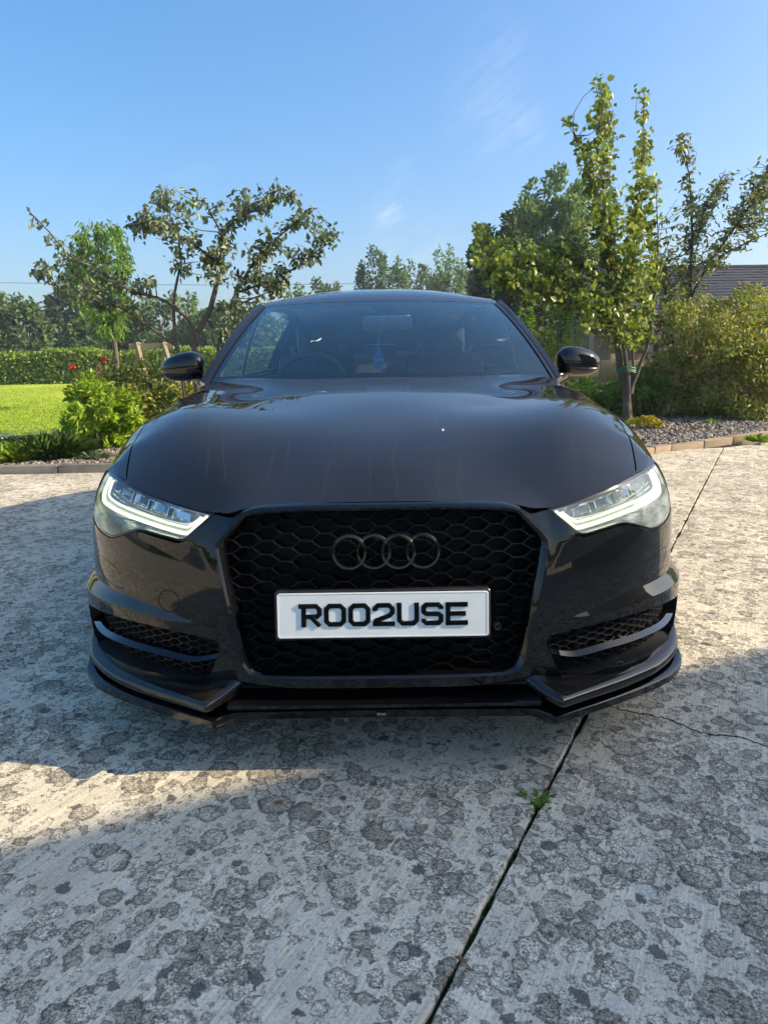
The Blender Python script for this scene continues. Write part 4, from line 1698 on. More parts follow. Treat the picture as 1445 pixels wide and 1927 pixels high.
def concrete():
    b = NB('concrete')
    pos = b.coord('Position')
    ang = math.atan2(1.0, .565)
    rp_ = b.mapping(pos, (1, 1, 1), (0, 0, -ang))
    brush = b.noise(b.mapping(rp_, (5, 230, 1)), 1.0, 3, 0.6)
    brush2 = b.noise(b.mapping(rp_, (1.0, 42, 1)), 1.0, 3, 0.6)
    big = b.noise(pos, 0.9, 5, 0.6)
    mid = b.noise(pos, 7.0, 5, 0.65)
    fine = b.noise(pos, 160.0, 3, 0.7)
    base = b.ramp(big, [(0.3, (0.62, 0.54, 0.395)), (0.72, (0.80, 0.705, 0.52))])
    base = b.mix(1.0, base, b.ramp(brush, [(0.34, 0.78), (0.66, 1.12)]), 'MULTIPLY')
    base = b.mix(1.0, base, b.ramp(brush2, [(0.35, 0.94), (0.65, 1.05)]), 'MULTIPLY')
    wv = b.add('ShaderNodeTexNoise', {'Vector': pos, 'Scale': 30.0, 'Detail': 6.0, 'Roughness': 0.72})
    off = b.add('ShaderNodeVectorMath', {0: wv.outputs['Color'], 1: (0.5, 0.5, 0.5)}, operation='SUBTRACT').outputs[0]
    off = b.add('ShaderNodeVectorMath', {0: off, 'Scale': 0.050}, operation='SCALE').outputs[0]
    wp = b.add('ShaderNodeVectorMath', {0: pos, 1: off}, operation='ADD').outputs[0]
    flat = b.mapping(wp, (1, 1, 0))
    grain = b.math('ADD', b.math('MULTIPLY', b.noise(pos, 210.0, 2, 0.8), 0.6), b.math('MULTIPLY', b.noise(pos, 95.0, 3, 0.8), 0.4))
    dens = b.noise(pos, 1.9, 5, 0.62)
    bump_h = b.math('MULTIPLY', brush, 0.35)
    col = base
    for sc, lo, hi, seed, amt in ((58.0, 0.14, 0.46, 9.4, 0.50), (105.0, 0.10, 0.36, 5.7, 0.40), (10.5, 0.20, 0.54, 0.0, 0.42), (17.0, 0.22, 0.56, 7.3, 0.52), (27.0, 0.18, 0.54, 3.1, 0.54)):
        v = b.add('ShaderNodeTexVoronoi', {'Vector': b.mapping(flat, (1, 1, 1), (0, 0, 0.4 + seed), (seed, seed * 1.7, 0)), 'Scale': sc, 'Randomness': 1.0}, voronoi_dimensions='2D')
        rnd = b.add('ShaderNodeSeparateColor', {'Color': v.outputs['Color']})
        rr = b.math('MULTIPLY_ADD', rnd.outputs[0], hi - lo, lo)
        pres = b.math('GREATER_THAN', b.math('ADD', rnd.outputs[1], b.math('MULTIPLY', b.math('SUBTRACT', dens, 0.5), 2.3)), 1 - amt)
        q = b.math('DIVIDE', v.outputs['Distance'], rr)
        disk = b.math('MULTIPLY', b.math('LESS_THAN', q, 1.0), pres)
        # rosette: dark crusted rim, paler worn centre
        prof = b.ramp(q, [(0.0, 0.90), (0.45, 1.02), (0.70, 0.92), (0.82, 0.42), (0.97, 0.32)])
        tone = b.mix(rnd.outputs[2], (0.32, 0.275, 0.20), (0.70, 0.615, 0.46))
        lich = b.mix(1.0, tone, b.mix(1.0, prof, b.ramp(grain, [(0.42, 0.28), (0.58, 1.55)]), 'MULTIPLY'), 'MULTIPLY')
        col = b.mix(b.math('MULTIPLY', disk, 0.86), col, lich)
        bump_h = b.math('ADD', bump_h, b.math('MULTIPLY', disk, b.math('MULTIPLY', grain, 0.8)))
    # sparse black and pale spots
    v = b.add('ShaderNodeTexVoronoi', {'Vector': b.mapping(flat, (1, 1, 1), (0, 0, 1.1), (5, 2, 0)), 'Scale': 10.5}, voronoi_dimensions='2D')
    rnd = b.add('ShaderNodeSeparateColor', {'Color': v.outputs['Color']})
    r_ = b.math('MULTIPLY_ADD', rnd.outputs[1], 0.12, 0.05)
    blk = b.math('MULTIPLY', b.math('LESS_THAN', v.outputs['Distance'], r_), b.math('GREATER_THAN', rnd.outputs[0], 0.60))
    col = b.mix(b.math('MULTIPLY', blk, 0.85), col, b.mix(grain, (0.05, 0.05, 0.048), (0.13, 0.125, 0.115)))
    v = b.add('ShaderNodeTexVoronoi', {'Vector': b.mapping(flat, (1, 1, 1), (0, 0, 2.0), (1, 8, 0)), 'Scale': 7.5}, voronoi_dimensions='2D')
    rnd = b.add('ShaderNodeSeparateColor', {'Color': v.outputs['Color']})
    wh = b.math('MULTIPLY', b.math('LESS_THAN', v.outputs['Distance'], b.math('MULTIPLY_ADD', rnd.outputs[1], 0.10, 0.06)), b.math('GREATER_THAN', rnd.outputs[0], 0.62))
    col = b.mix(b.math('MULTIPLY', wh, 0.55), col, b.mix(grain, (0.62, 0.57, 0.47), (0.82, 0.77, 0.66)))
    col = b.mix(1.0, col, b.ramp(fine, [(0.3, 0.80), (0.7, 1.18)]), 'MULTIPLY')
    col = b.mix(1.0, col, b.ramp(mid, [(0.3, 0.86), (0.7, 1.1)]), 'MULTIPLY')
    bump_h = b.math('ADD', bump_h, b.math('MULTIPLY', fine, 0.5))
    b.bsdf(Base_Color=col, Roughness=0.88, Normal=b.bump(bump_h, 0.55, 0.004), Specular_IOR_Level=0.3)


concrete()


def ground_mat(name, c1, c2, s1, s2, bump=0.4, c3=None):
    b = NB(name)
    pos = b.coord('Position')
    n1 = b.noise(pos, s1, 6, 0.65)
    n2 = b.noise(pos, s2, 4, 0.7)
    c = b.mix(n2, b.ramp(n1, [(0.3, c1), (0.7, c2)]), c3 if c3 else c2)
    b.bsdf(Base_Color=c, Roughness=0.95, Normal=b.bump(n2, bump, 0.02), Specular_IOR_Level=0.15)


ground_mat('soil', (0.035, 0.028, 0.02), (0.10, 0.08, 0.06), 14, 60, 0.8, (0.13, 0.11, 0.085))
ground_mat('lawn', (0.30, 0.36, 0.028), (0.48, 0.53, 0.05), 0.55, 26, 0.5, (0.40, 0.47, 0.04))
ground_mat('field', (0.06, 0.11, 0.02), (0.10, 0.16, 0.03), 0.1, 2, 0.3, (0.08, 0.13, 0.03))
ground_mat('kerb_grey', (0.13, 0.12, 0.10), (0.30, 0.28, 0.24), 9, 70, 0.6, (0.20, 0.18, 0.15))
ground_mat('kerb_buff', (0.26, 0.20, 0.14), (0.40, 0.31, 0.22), 8, 60, 0.6, (0.30, 0.24, 0.17))
ground_mat('joint_soil', (0.018, 0.016, 0.012), (0.045, 0.045, 0.03), 30, 120, 0.8, (0.03, 0.03, 0.02))
ground_mat('bark', (0.08, 0.066, 0.05), (0.22, 0.19, 0.15), 22, 120, 0.8, (0.15, 0.125, 0.10))
ground_mat('bark_dark', (0.045, 0.04, 0.035), (0.12, 0.11, 0.095), 22, 120, 0.8, (0.08, 0.07, 0.06))
ground_mat('timber', (0.42, 0.29, 0.15), (0.62, 0.46, 0.27), 5, 50, 0.3, (0.54, 0.39, 0.22))
ground_mat('timber_grey', (0.20, 0.165, 0.12), (0.34, 0.28, 0.20), 5, 50, 0.3, (0.26, 0.22, 0.16))
ground_mat('slate', (0.040, 0.045, 0.055), (0.070, 0.076, 0.092), 2.5, 20, 0.4, (0.055, 0.060, 0.073))
ground_mat('brick', (0.16, 0.10, 0.07), (0.27, 0.17, 0.12), 3, 30, 0.5, (0.21, 0.14, 0.10))
ground_mat('render_wall', (0.34, 0.31, 0.26), (0.42, 0.39, 0.34), 1, 18, 0.2, (0.38, 0.35, 0.30))
simple('gutter_black', (0.02, 0.02, 0.02), 0.4, 0.2)
simple('tie_green', (0.02, 0.22, 0.10), 0.5, 0.1)
simple('window_dark', (0.02, 0.025, 0.03), 0.05, 0.1)
_b = NB('gravel_stone')
_g = _b.add('ShaderNodeNewGeometry')
_b.bsdf(Base_Color=_b.ramp(_g.outputs['Random Per Island'], [(0, (0.09, 0.07, 0.05)), (0.5, (0.20, 0.165, 0.125)), (1, (0.38, 0.33, 0.27))]), Roughness=0.85)

leaf_mat('leaf_apple', [(0.07, 0.1, 0.05), (0.13, 0.17, 0.085), (0.23, 0.27, 0.15), (0.16, 0.2, 0.09)], 0.42, 0.25, 0.5)
leaf_mat('leaf_pear', [(0.1, 0.16, 0.03), (0.19, 0.27, 0.045), (0.31, 0.36, 0.065), (0.25, 0.26, 0.05), (0.14, 0.21, 0.035)], 0.36, 0.38, 0.5)
leaf_mat('leaf_pear2', [(0.09, 0.13, 0.04), (0.17, 0.21, 0.065), (0.24, 0.27, 0.09), (0.28, 0.23, 0.1)], 0.42, 0.3, 0.45)
leaf_mat('leaf_peach', [(0.084, 0.168, 0.035), (0.140, 0.252, 0.049), (0.210, 0.322, 0.070)], 0.45, 0.4)
leaf_mat('leaf_choisya', [(0.149, 0.276, 0.017), (0.276, 0.414, 0.023), (0.391, 0.483, 0.034), (0.230, 0.368, 0.023)], 0.4, 0.35)
leaf_mat('leaf_variegated', [(0.065, 0.111, 0.019), (0.130, 0.169, 0.023), (0.468, 0.429, 0.078), (0.091, 0.130, 0.019), (0.546, 0.494, 0.130)], 0.4, 0.25)
leaf_mat('leaf_hedge', [(0.15, 0.22, 0.03), (0.24, 0.33, 0.045), (0.34, 0.43, 0.06)], 0.5, 0.35)
leaf_mat('leaf_wood', [(0.075, 0.125, 0.05), (0.11, 0.17, 0.065), (0.16, 0.225, 0.085)], 0.6, 0.35, 0.2)  # lightened and blued: distance haze put into the leaf colour
leaf_mat('leaf_wood_pale', [(0.12, 0.19, 0.08), (0.165, 0.245, 0.1), (0.22, 0.31, 0.125)], 0.6, 0.35, 0.2)  # paler still, with far haze mixed into the colour
leaf_mat('leaf_dark', [(0.04, 0.065, 0.032), (0.065, 0.1, 0.042), (0.095, 0.14, 0.055)], 0.55, 0.25, 0.25)
leaf_mat('leaf_bush', [(0.17, 0.23, 0.035), (0.27, 0.33, 0.055), (0.4, 0.42, 0.09), (0.42, 0.25, 0.14), (0.23, 0.29, 0.05), (0.18, 0.24, 0.04)], 0.5, 0.35)
leaf_mat('leaf_shrub', [(0.104, 0.208, 0.026), (0.195, 0.325, 0.039), (0.260, 0.390, 0.052)], 0.45, 0.4)
leaf_mat('leaf_yellow', [(0.40, 0.30, 0.01), (0.55, 0.42, 0.015), (0.30, 0.28, 0.02)], 0.5, 0.3)
leaf_mat('blossom', [(0.42, 0.36, 0.26), (0.58, 0.52, 0.40), (0.48, 0.32, 0.26)], 0.7, 0.2)
leaf_mat('petal_white', [(0.62, 0.62, 0.58), (0.75, 0.74, 0.70)], 0.6, 0.3)
leaf_mat('petal_red', [(0.55, 0.03, 0.03), (0.70, 0.06, 0.06)], 0.5, 0.3)
leaf_mat('dry_plume', [(0.20, 0.13, 0.08), (0.32, 0.22, 0.14)], 0.8, 0.2)
leaf_mat('grass_blade', [(0.20, 0.31, 0.025), (0.29, 0.41, 0.035), (0.38, 0.48, 0.06)], 0.5, 0.35)
leaf_mat('grass_dark', [(0.05, 0.10, 0.018), (0.09, 0.16, 0.03), (0.15, 0.22, 0.05)], 0.5, 0.35)
leaf_mat('dead_leaf', [(0.22, 0.11, 0.05), (0.30, 0.16, 0.08)], 0.7, 0.2)
leaf_mat('moss', [(0.03, 0.055, 0.012), (0.055, 0.09, 0.02), (0.08, 0.11, 0.03)], 0.8, 0.2)


# ------------------------------------------------------------------ plant building
def unit(v):
    return v / (np.linalg.norm(v, axis=-1, keepdims=True) + 1e-9)


def leaf_arrays(P, D, Nn, L, W, shape='ovate', fold=0.22, curl=0.18):
    n = len(P)
    D = unit(D)
    S = unit(np.cross(D, Nn))
    Nn = np.cross(S, D)
    L = np.broadcast_to(np.asarray(L, float), (n,))[:, None]
    W = np.broadcast_to(np.asarray(W, float), (n,))[:, None]
    if shape == 'diamond':
        V = np.stack([P, P + .5 * L * D + .5 * W * S + fold * W * Nn, P + L * D - curl * L * Nn, P + .5 * L * D - .5 * W * S + fold * W * Nn], 1)
        f = np.array([[0, 1, 2], [0, 2, 3]])
    else:
        a, b, wa, wb = (.28, .66, .46, .44) if shape == 'round' else (.30, .65, .47, .36)
        V = np.stack([P, P + a * L * D + wa * W * S + fold * W * Nn, P + b * L * D + wb * W * S + (fold * W - curl * .35 * L) * Nn, P + L * D - curl * L * Nn,
                      P + b * L * D - wb * W * S + (fold * W - curl * .35 * L) * Nn, P + a * L * D - wa * W * S + fold * W * Nn], 1)
        f = np.array([[0, 1, 2], [0, 2, 3], [0, 3, 4], [0, 4, 5]])
    k = V.shape[1]
    Fc = (f[None] + (np.arange(n) * k)[:, None, None]).reshape(-1, 3)
    return V.reshape(-1, 3), Fc


def tri_mesh(name, V, Fc, mat, parent=None):
    me = bpy.data.meshes.new(name)
    nv, nf = len(V), len(Fc)
    me.vertices.add(nv)
    me.vertices.foreach_set('co', np.ascontiguousarray(V, dtype=np.float32).ravel())
    me.loops.add(nf * 3)
    me.loops.foreach_set('vertex_index', np.ascontiguousarray(Fc, dtype=np.int32).ravel())
    me.polygons.add(nf)
    me.polygons.foreach_set('loop_start', np.arange(nf, dtype=np.int32) * 3)
    me.update(calc_edges=True)
    return link(name, me, mat, parent)


def rdir(n, up=0.0):
    v = RNG.normal(size=(n, 3))
    v = unit(v)
    v[:, 2] += up
    return unit(v)


# a pixel of the photograph (1445 x 1927) at a given distance y gives a place in the garden
def at(px, py, y):
    u, v = (px - 722.5) / 1297.0, (py - 963.5) / 1297.0
    d = _r * u - _u * v + _f
    t = (y - CAM_POS.y) / d.y
    p = CAM_POS + d * t
    return np.array([p.x, p.y, p.z])


def twig_path(a, b, bend=0.15, n=5):
    m = (a + b) / 2 + RNG.normal(size=3) * bend * np.linalg.norm(b - a) * .5
    m[2] -= .05 * np.linalg.norm(b - a)
    t = np.linspace(0, 1, n)[:, None]
    return (1 - t) ** 2 * a + 2 * t * (1 - t) * m + t * t * b


def tree(name, label, cat, base, limbs, crown, y, depth, n_clump, per, lsize, lw, mat, bark, group=None, r0=.05, shape='ovate', droop=.35, clump_r=.16, pend=False, twig_r=.006):
    """limbs: list of (points, r_start, r_end) in the photo's pixels at distance y; crown: polygons the clumps are spread through"""
    T = empty(name, tuple(base))
    tag(T, label, cat, group)
    off = np.array(base)
    wood = MB()
    skel = []
    for k, (pts, ra, rb) in enumerate(limbs):
        dy0 = 0.0 if k == 0 else RNG.normal() * depth * .45
        Q = []
        m = len(pts)
        for i, (px, py) in enumerate(pts):
            t = i / (m - 1)
            Q.append(at(px, py, y + dy0 * t))
        Q = catmull(np.array(Q), 5)
        Q = Q + np.cumsum(RNG.normal(size=Q.shape) * .004, axis=0)
        wood.tube(Q - off, np.linspace(ra, rb, len(Q)), 7)
        skel.append(np.concatenate([Q, np.linspace(ra, rb, len(Q))[:, None]], 1))
    S = np.concatenate(skel)
    polys = [np.array(c, float) for c in crown]
    areas = np.array([abs(0.5 * np.sum(p[:, 0] * np.roll(p[:, 1], -1) - np.roll(p[:, 0], -1) * p[:, 1])) for p in polys])
    LP, LD, LN = [], [], []
    for p, ar in zip(polys, areas):
        want = int(n_clump * ar / areas.sum())
        lo, hi = p.min(0), p.max(0)
        pts = []
        while len(pts) < want:
            q = lo + RNG.random((200, 2)) * (hi - lo)
            pts += list(q[inside(p, q)])
        for q in pts[:want]:
            c = at(q[0], q[1], y + RNG.normal() * depth)
            d = np.linalg.norm(S[:, :3] - c, axis=1) + .6 * np.clip(S[:, 2] - c[2] + .05, 0, None)
            j = int(np.argmin(d))
            a = S[j, :3]
            dist = np.linalg.norm(c - a)
            if dist > .02:
                tp = twig_path(a, c, .25, 5)
                wood.tube(tp - off, np.linspace(min(S[j, 3], twig_r * 1.3), twig_r * .4, 5), 4)
            else:
                tp = np.array([a, c])
            nl = max(2, int(RNG.poisson(per)))
            tdir = unit(tp[-1] - tp[0])
            along = RNG.random(nl) ** .6
            base_p = tp[0] + (tp[-1] - tp[0]) * (1 - along[:, None] * min(1, clump_r * 2.2 / max(dist, .05)))
            spread = RNG.normal(size=(nl, 3)) * clump_r * .24
            dd = unit(tdir * .35 + unit(RNG.normal(size=(nl, 3))) + np.array([0, 0, -droop]))
            if pend:
                dd = unit(dd * .45 + np.array([0, 0, -1.0]))
            LP.append(base_p + spread)
            LD.append(dd)
            LN.append(unit(RNG.normal(size=(nl, 3)) * .7 + np.array([0, 0, .8])))
    LP, LD, LN = np.concatenate(LP), np.concatenate(LD), np.concatenate(LN)
    L = lsize * RNG.uniform(.65, 1.2, len(LP))
    V, Fc = leaf_arrays(LP - off, LD, LN, L, L * lw, shape)
    wood.build('trunk', bark, T, True, 80)
    tri_mesh('crown', V, Fc, mat, T)
    return T


def blob_points(n, c, r, squash=(1, 1, 1), shell=0.55, seed_lobes=9, lob=0.28):
    """points spread through a lumpy crown"""
    lobes = rdir(seed_lobes, .3)
    d = rdir(n)
    amp = 1 - lob + lob * 1.6 * np.max(np.clip(d @ lobes.T, 0, 1) ** 4, axis=1)
    rr = (shell + (1 - shell) * RNG.random(n) ** .6) * amp
    return c + d * rr[:, None] * np.array(r) * np.array(squash), d


def bush(name, label, cat, c, r, n, lsize, lw, mat, bark=None, group=None, shape='diamond', shell=.5, trunk=None, lob=.28, outward=.7, kind=None, lobes=9, extra=None, clumps=0, up=.25):
    """shrub or far tree: lumpy crown of leaves over stems; c = middle of the crown"""
    c = np.array(c, float)
    base = np.array([c[0], c[1], 0.0])
    T = empty(name, tuple(base))
    tag(T, label, cat, group, kind)
    if clumps:
        cc, cd = blob_points(clumps, c, r, shell=.45, seed_lobes=lobes, lob=lob)
        k = RNG.integers(0, clumps, n)
        P = cc[k] + rdir(n) * (np.array(r) * .20) * (RNG.random(n) ** .45)[:, None]
        D0 = unit(P - cc[k])
        d = unit(D0 + .35 * cd[k])
    else:
        P, d = blob_points(n, c, r, shell=shell, seed_lobes=lobes, lob=lob)
    P[:, 2] = np.maximum(P[:, 2], .02)
    D = unit(d * outward + rdir(n) * .8 + np.array([0, 0, up]))
    Nn = unit(d * .8 + rdir(n) * .6 + np.array([0, 0, .5]))
    L = lsize * RNG.uniform(.6, 1.25, n)
    V, Fc = leaf_arrays(P - base, D, Nn, L, L * lw, shape)
    tri_mesh('crown', V, Fc, mat, T)
    w = MB()
    if trunk:
        tr, nb = trunk
        top = c + [0, 0, r[2] * .3]
        w.tube(np.array([base - base, (c - base) * .35 + RNG.normal(size=3) * tr * .6 * [1, 1, 0], top - base]), [tr, tr * .75, tr * .25], 8)
        for _ in range(nb):
            e = c + rdir(1, .3)[0] * np.array(r) * .75 - base
            s0 = (c - base) * RNG.uniform(.3, .9)
            w.tube(twig_path(s0, e, .3, 6), np.linspace(tr * .4, tr * .08, 6), 5)
    else:
        for _ in range(14):
            e = c + rdir(1, .2)[0] * np.array(r) * .8 - base
            e[2] = abs(e[2])
            s0 = np.array([RNG.normal() * r[0] * .12, RNG.normal() * r[1] * .12, 0])
            w.tube(twig_path(s0, e, .25, 6), np.linspace(.011, .004, 6), 4)
    w.build('trunk' if trunk else 'stems', bark or 'bark', T, True, 80)
    return T


# ------------------------------------------------------------------ ground
g = mk('ground', [(-900, -900, -.06), (900, -900, -.06), (900, 900, -.06), (-900, 900, -.06)], [(0, 1, 2, 3)], 'field')
tag(g, kind='structure')

# driveway: two slabs with an open joint over a soil bed
JD = np.array([.565, 1.0]) / math.hypot(.565, 1)
JN = np.array([JD[1], -JD[0]])


def jx(t, side):
    p = np.array([.434, 0.0]) + JD * t
    wob = .0045 * math.sin(t * 7.3) + .003 * math.sin(t * 23.1 + 1) + .002 * math.sin(t * 61)
    return p + JN * side * (.0058 + abs(wob) * .8)


drv = mk('driveway', [(-30, -22, -.016), (24, -22, -.016), (24, 7.4, -.016), (-30, 5.3, -.016)], [(0, 1, 2, 3)], 'joint_soil')
tag(drv, kind='structure')
for side in (-1, 1):
    ts = np.concatenate([np.linspace(-20, -2, 30), np.linspace(-1.98, 4, 260), np.linspace(4.1, 7.2, 40)])
    if side < 0:
        edge = [jx(t, -1) for t in ts]
        ring = [np.array([-30, edge[0][1]])] + edge + [np.array([-3.2, 5.12]), np.array([-30, 5.12])]
    else:
        edge = [jx(t, 1) for t in ts]
        ring = edge + [np.array([24, 17.5]), np.array([24, edge[0][1]])]
    n = len(ring)
    V = [(p[0], p[1], 0.0) for p in ring]
    ins = shrink(np.array(ring), -.004)
    V += [(p[0], p[1], -.007) for p in ins] + [(p[0], p[1], -.05) for p in ins]
    Fc = [tuple(range(n)) if side > 0 else tuple(range(n))]
    Fc += [(i, (i + 1) % n, n + (i + 1) % n, n + i) for i in range(n)] + [(n + i, n + (i + 1) % n, 2 * n + (i + 1) % n, 2 * n + i) for i in range(n)]
    bm = bmesh.new()
    bv = [bm.verts.new(v) for v in V]
    for f in Fc:
        bm.faces.new([bv[i] for i in f])
    bmesh.ops.triangulate(bm, faces=[f for f in bm.faces if len(f.verts) > 4])
    bm_obj('concrete_slab', bm, 'concrete', drv)
# hairline crack on the right slab
m = MB()
cp = catmull(np.array([(.585, .30), (.66, .345), (.74, .30), (.83, .255), (.90, .175), (.99, .15), (1.06, .085), (1.2, .05), (1.45, -.03)]), 14)
cp = cp + RNG.normal(size=cp.shape) * .0035
w_ = .0016 + .0022 * np.abs(np.sin(np.arange(len(cp)) * .9)) * RNG.random(len(cp))
d_ = unit(np.gradient(cp, axis=0))
nn = np.stack([-d_[:, 1], d_[:, 0]], 1)
rows = [[(*(cp[i] - nn[i] * w_[i]), .0012), (*(cp[i] + nn[i] * w_[i]), .0012)] for i in range(len(cp))]
V, Fc = loft(rows, False, False)
mk('crack', V, Fc, 'joint_soil', drv)

# planting beds, lawn
m = mk('left_bed', [(-8.5, 5.2, .055), (2.6, 5.2, .055), (2.4, 8.6, .062), (-2.2, 9.6, .062), (-5.2, 8.3, .062), (-8.5, 7.4, .062)], [(0, 1, 2, 3, 4, 5)], 'soil')
tag(m, kind='structure')
m = mk('right_bed', [(2.55, 5.75, .035), (3.2, 6.1, .035), (5.2, 7.38, .035), (24, 17.6, .035), (24, 34, .06), (-1, 34, .06), (-1, 10, .05), (2.4, 8.6, .045)], [(0, 1, 2, 3, 4, 5, 6, 7)], 'soil')
tag(m, kind='structure')
nx, ny = 60, 60
gx, gy = np.meshgrid(np.linspace(-45, 3, nx), np.linspace(7.6, 36, ny), indexing='ij')
gz = .040 + .03 * np.sin(gx * .5) * np.sin(gy * .35) * np.clip((gy - 9) / 8, 0, 1)
m = mk('lawn', np.stack([gx.ravel(), gy.ravel(), gz.ravel()], 1), grid_faces(nx, ny), 'lawn')
tag(m, kind='structure')

m = mk('side_lawn', [(-45, 5.2, .038), (-8.5, 5.2, .038), (-8.5, 7.7, .040), (-45, 7.7, .040)], [(0, 1, 2, 3)], 'lawn')
tag(m, kind='structure')

# kerbs: each stone its own piece
def kerb(name, pts, lengths, mat, h, w, label):
    K = empty(name, (pts[0][0], pts[0][1], 0))
    tag(K, label, 'kerb')
    a, b = np.array(pts[0], float), np.array(pts[1], float)
    d = (b - a) / np.linalg.norm(b - a)
    ang = math.atan2(d[1], d[0])
    s_ = 0.0
    for L in lengths:
        c = a + d * (s_ + L / 2) - a
        rot = Matrix.Rotation(ang + RNG.normal() * .006, 3, 'Z') @ Matrix.Rotation(RNG.normal() * .008, 3, 'X')
        nrm_ = np.array([-d[1], d[0]])
        bm = bmesh.new()
        box_bm(bm, Vector((c[0] + nrm_[0] * w / 2, c[1] + nrm_[1] * w / 2, h / 2 - .03 + RNG.normal() * .003)), (L - .012, w, h + .06), rot, .010)
        for v in bm.verts:
            v.co += Vector(RNG.normal(size=3) * .0025)
        bm_obj('kerb_stone', bm, mat, K, True, 40)
        s_ += L


kerb('kerb', [(-8.6, 5.22), (2.6, 5.08)], [.92, .9, .91, .9, .92, .9, .91, .9, .91, .9, .92, .91], 'kerb_grey', .075, .11, 'low grey kerb along the planted bed on the left')
kerb('kerb', [(2.5, 5.52), (9.0, 9.72)], [.62, .30, .62, .6, .61, .6, .62, .6, .61, .6, .6, .6, .6], 'kerb_buff', .07, .12, 'buff coloured kerb edging the gravel bed on the right')

# loose stones in the beds
bm = bmesh.new()
bmesh.ops.create_icosphere(bm, subdivisions=1, radius=1)
ico_v = np.array([v.co[:] for v in bm.verts])
ico_f = np.array([[v.index for v in f.verts] for f in bm.faces])
bm.free()


def stones(name, label, P, smin, smax, mat='gravel_stone'):
    n = len(P)
    s = RNG.uniform(smin, smax, (n, 1, 1)) * RNG.uniform(.6, 1.3, (n, 1, 3)) * np.array([1, 1, .7])
    V = ico_v[None] * s * RNG.uniform(.75, 1.25, (n, len(ico_v), 1)) + P[:, None, :]
    Fc = ico_f[None] + (np.arange(n) * len(ico_v))[:, None, None]
    o = tri_mesh(name, V.reshape(-1, 3), Fc.reshape(-1, 3), mat)
    tag(o, label, 'gravel', kind='stuff')


n = 4200
P = np.stack([RNG.uniform(-5.5, -2.0, n), RNG.uniform(5.35, 6.6, n), np.full(n, .062)], 1)
stones('gravel', 'pale gravel on the bed behind the left kerb', P, .008, .024)
n = 5200
t = RNG.random(n)
P = np.stack([2.9 + 4.0 * t + RNG.normal(size=n) * .03, 6.05 + 2.55 * t + RNG.random(n) ** 1.3 * 3.2, np.full(n, .05)], 1)
stones('gravel', 'grey brown gravel under the right hand shrubs', P, .010, .030)


def blades(name, label, cat, P, h, w, mat, lean=.35, parent=None, kind='stuff'):
    n = len(P)
    D = unit(np.stack([RNG.normal(size=n) * lean, RNG.normal(size=n) * lean, np.ones(n)], 1))
    Nn = rdir(n)
    L = h * RNG.uniform(.5, 1.25, n)
    V, Fc = leaf_arrays(P, D, Nn, L, w, 'diamond', .1, .35)
    o = tri_mesh(name, V, Fc, mat, parent)
    if parent is None:
        tag(o, label, cat, kind=kind)
    return o


n = 80000
yy = 8.0 + RNG.random(n) ** 1.4 * 26
P = np.stack([RNG.uniform(-1, 0, n) * (yy * .62 + 1.5) - 1.0, yy, np.full(n, .045)], 1)
P = P[P[:, 1] > np.interp(P[:, 0], [-30, -5.2, -2.2], [7.7, 8.3, 9.6])]
blades('lawn_grass', 'short mown grass of the lawn on the left', 'grass', P, .045, .012, 'grass_blade', .6)
# ------------------------------------------------------------------ plants
tree('apple_tree', 'small multi-stemmed apple tree with dusty grey green leaves, left of the car', 'tree', at(372, 740, 7.3) * [1, 1, 0],
     [([(372, 790), (372, 700), (371, 665), (370, 639), (398, 577), (415, 507), (420, 456), (446, 421), (498, 393), (560, 360)], .052, .010),
      ([(371, 650), (370, 635), (356, 604), (325, 573), (294, 558), (242, 542), (187, 507), (145, 490), (114, 459), (76, 418), (50, 388)], .030, .006),
      ([(350, 760), (337, 663), (329, 646), (277, 608), (242, 580), (194, 563), (120, 535), (70, 505)], .026, .006),
      ([(332, 660), (329, 577), (334, 521), (339, 494), (330, 430), (300, 380)], .022, .006),
      ([(420, 740), (412, 663), (422, 622), (431, 584), (450, 549), (484, 494), (540, 440), (590, 395)], .032, .007),
      ([(415, 507), (380, 470), (330, 440), (280, 420), (240, 425)], .018, .005),
      ([(420, 456), (400, 410), (375, 380)], .016, .005), ([(450, 549), (520, 520), (580, 480), (630, 445)], .016, .005), ([(431, 584), (480, 560), (520, 545)], .014, .005)],
     [[(255, 375), (300, 345), (335, 350), (370, 375), (420, 360), (470, 350), (500, 330), (540, 350), (585, 350), (600, 400), (640, 440), (615, 480), (560, 505), (540, 545), (500, 555), (460, 560), (430, 530), (360, 515), (300, 490), (265, 455), (245, 425)],
      [(42, 385), (70, 400), (95, 435), (140, 480), (240, 500), (310, 530), (290, 560), (240, 580), (150, 565), (62, 510), (60, 480), (95, 465)],
      [(485, 325), (500, 320), (512, 380), (490, 390)], [(310, 340), (330, 335), (345, 400), (315, 400)], [(400, 590), (440, 560), (540, 530), (530, 560), (450, 640), (420, 650)]],
     7.3, .42, 300, 11.5, .082, .60, 'leaf_apple', 'bark', r0=.05, droop=.6, clump_r=.17)

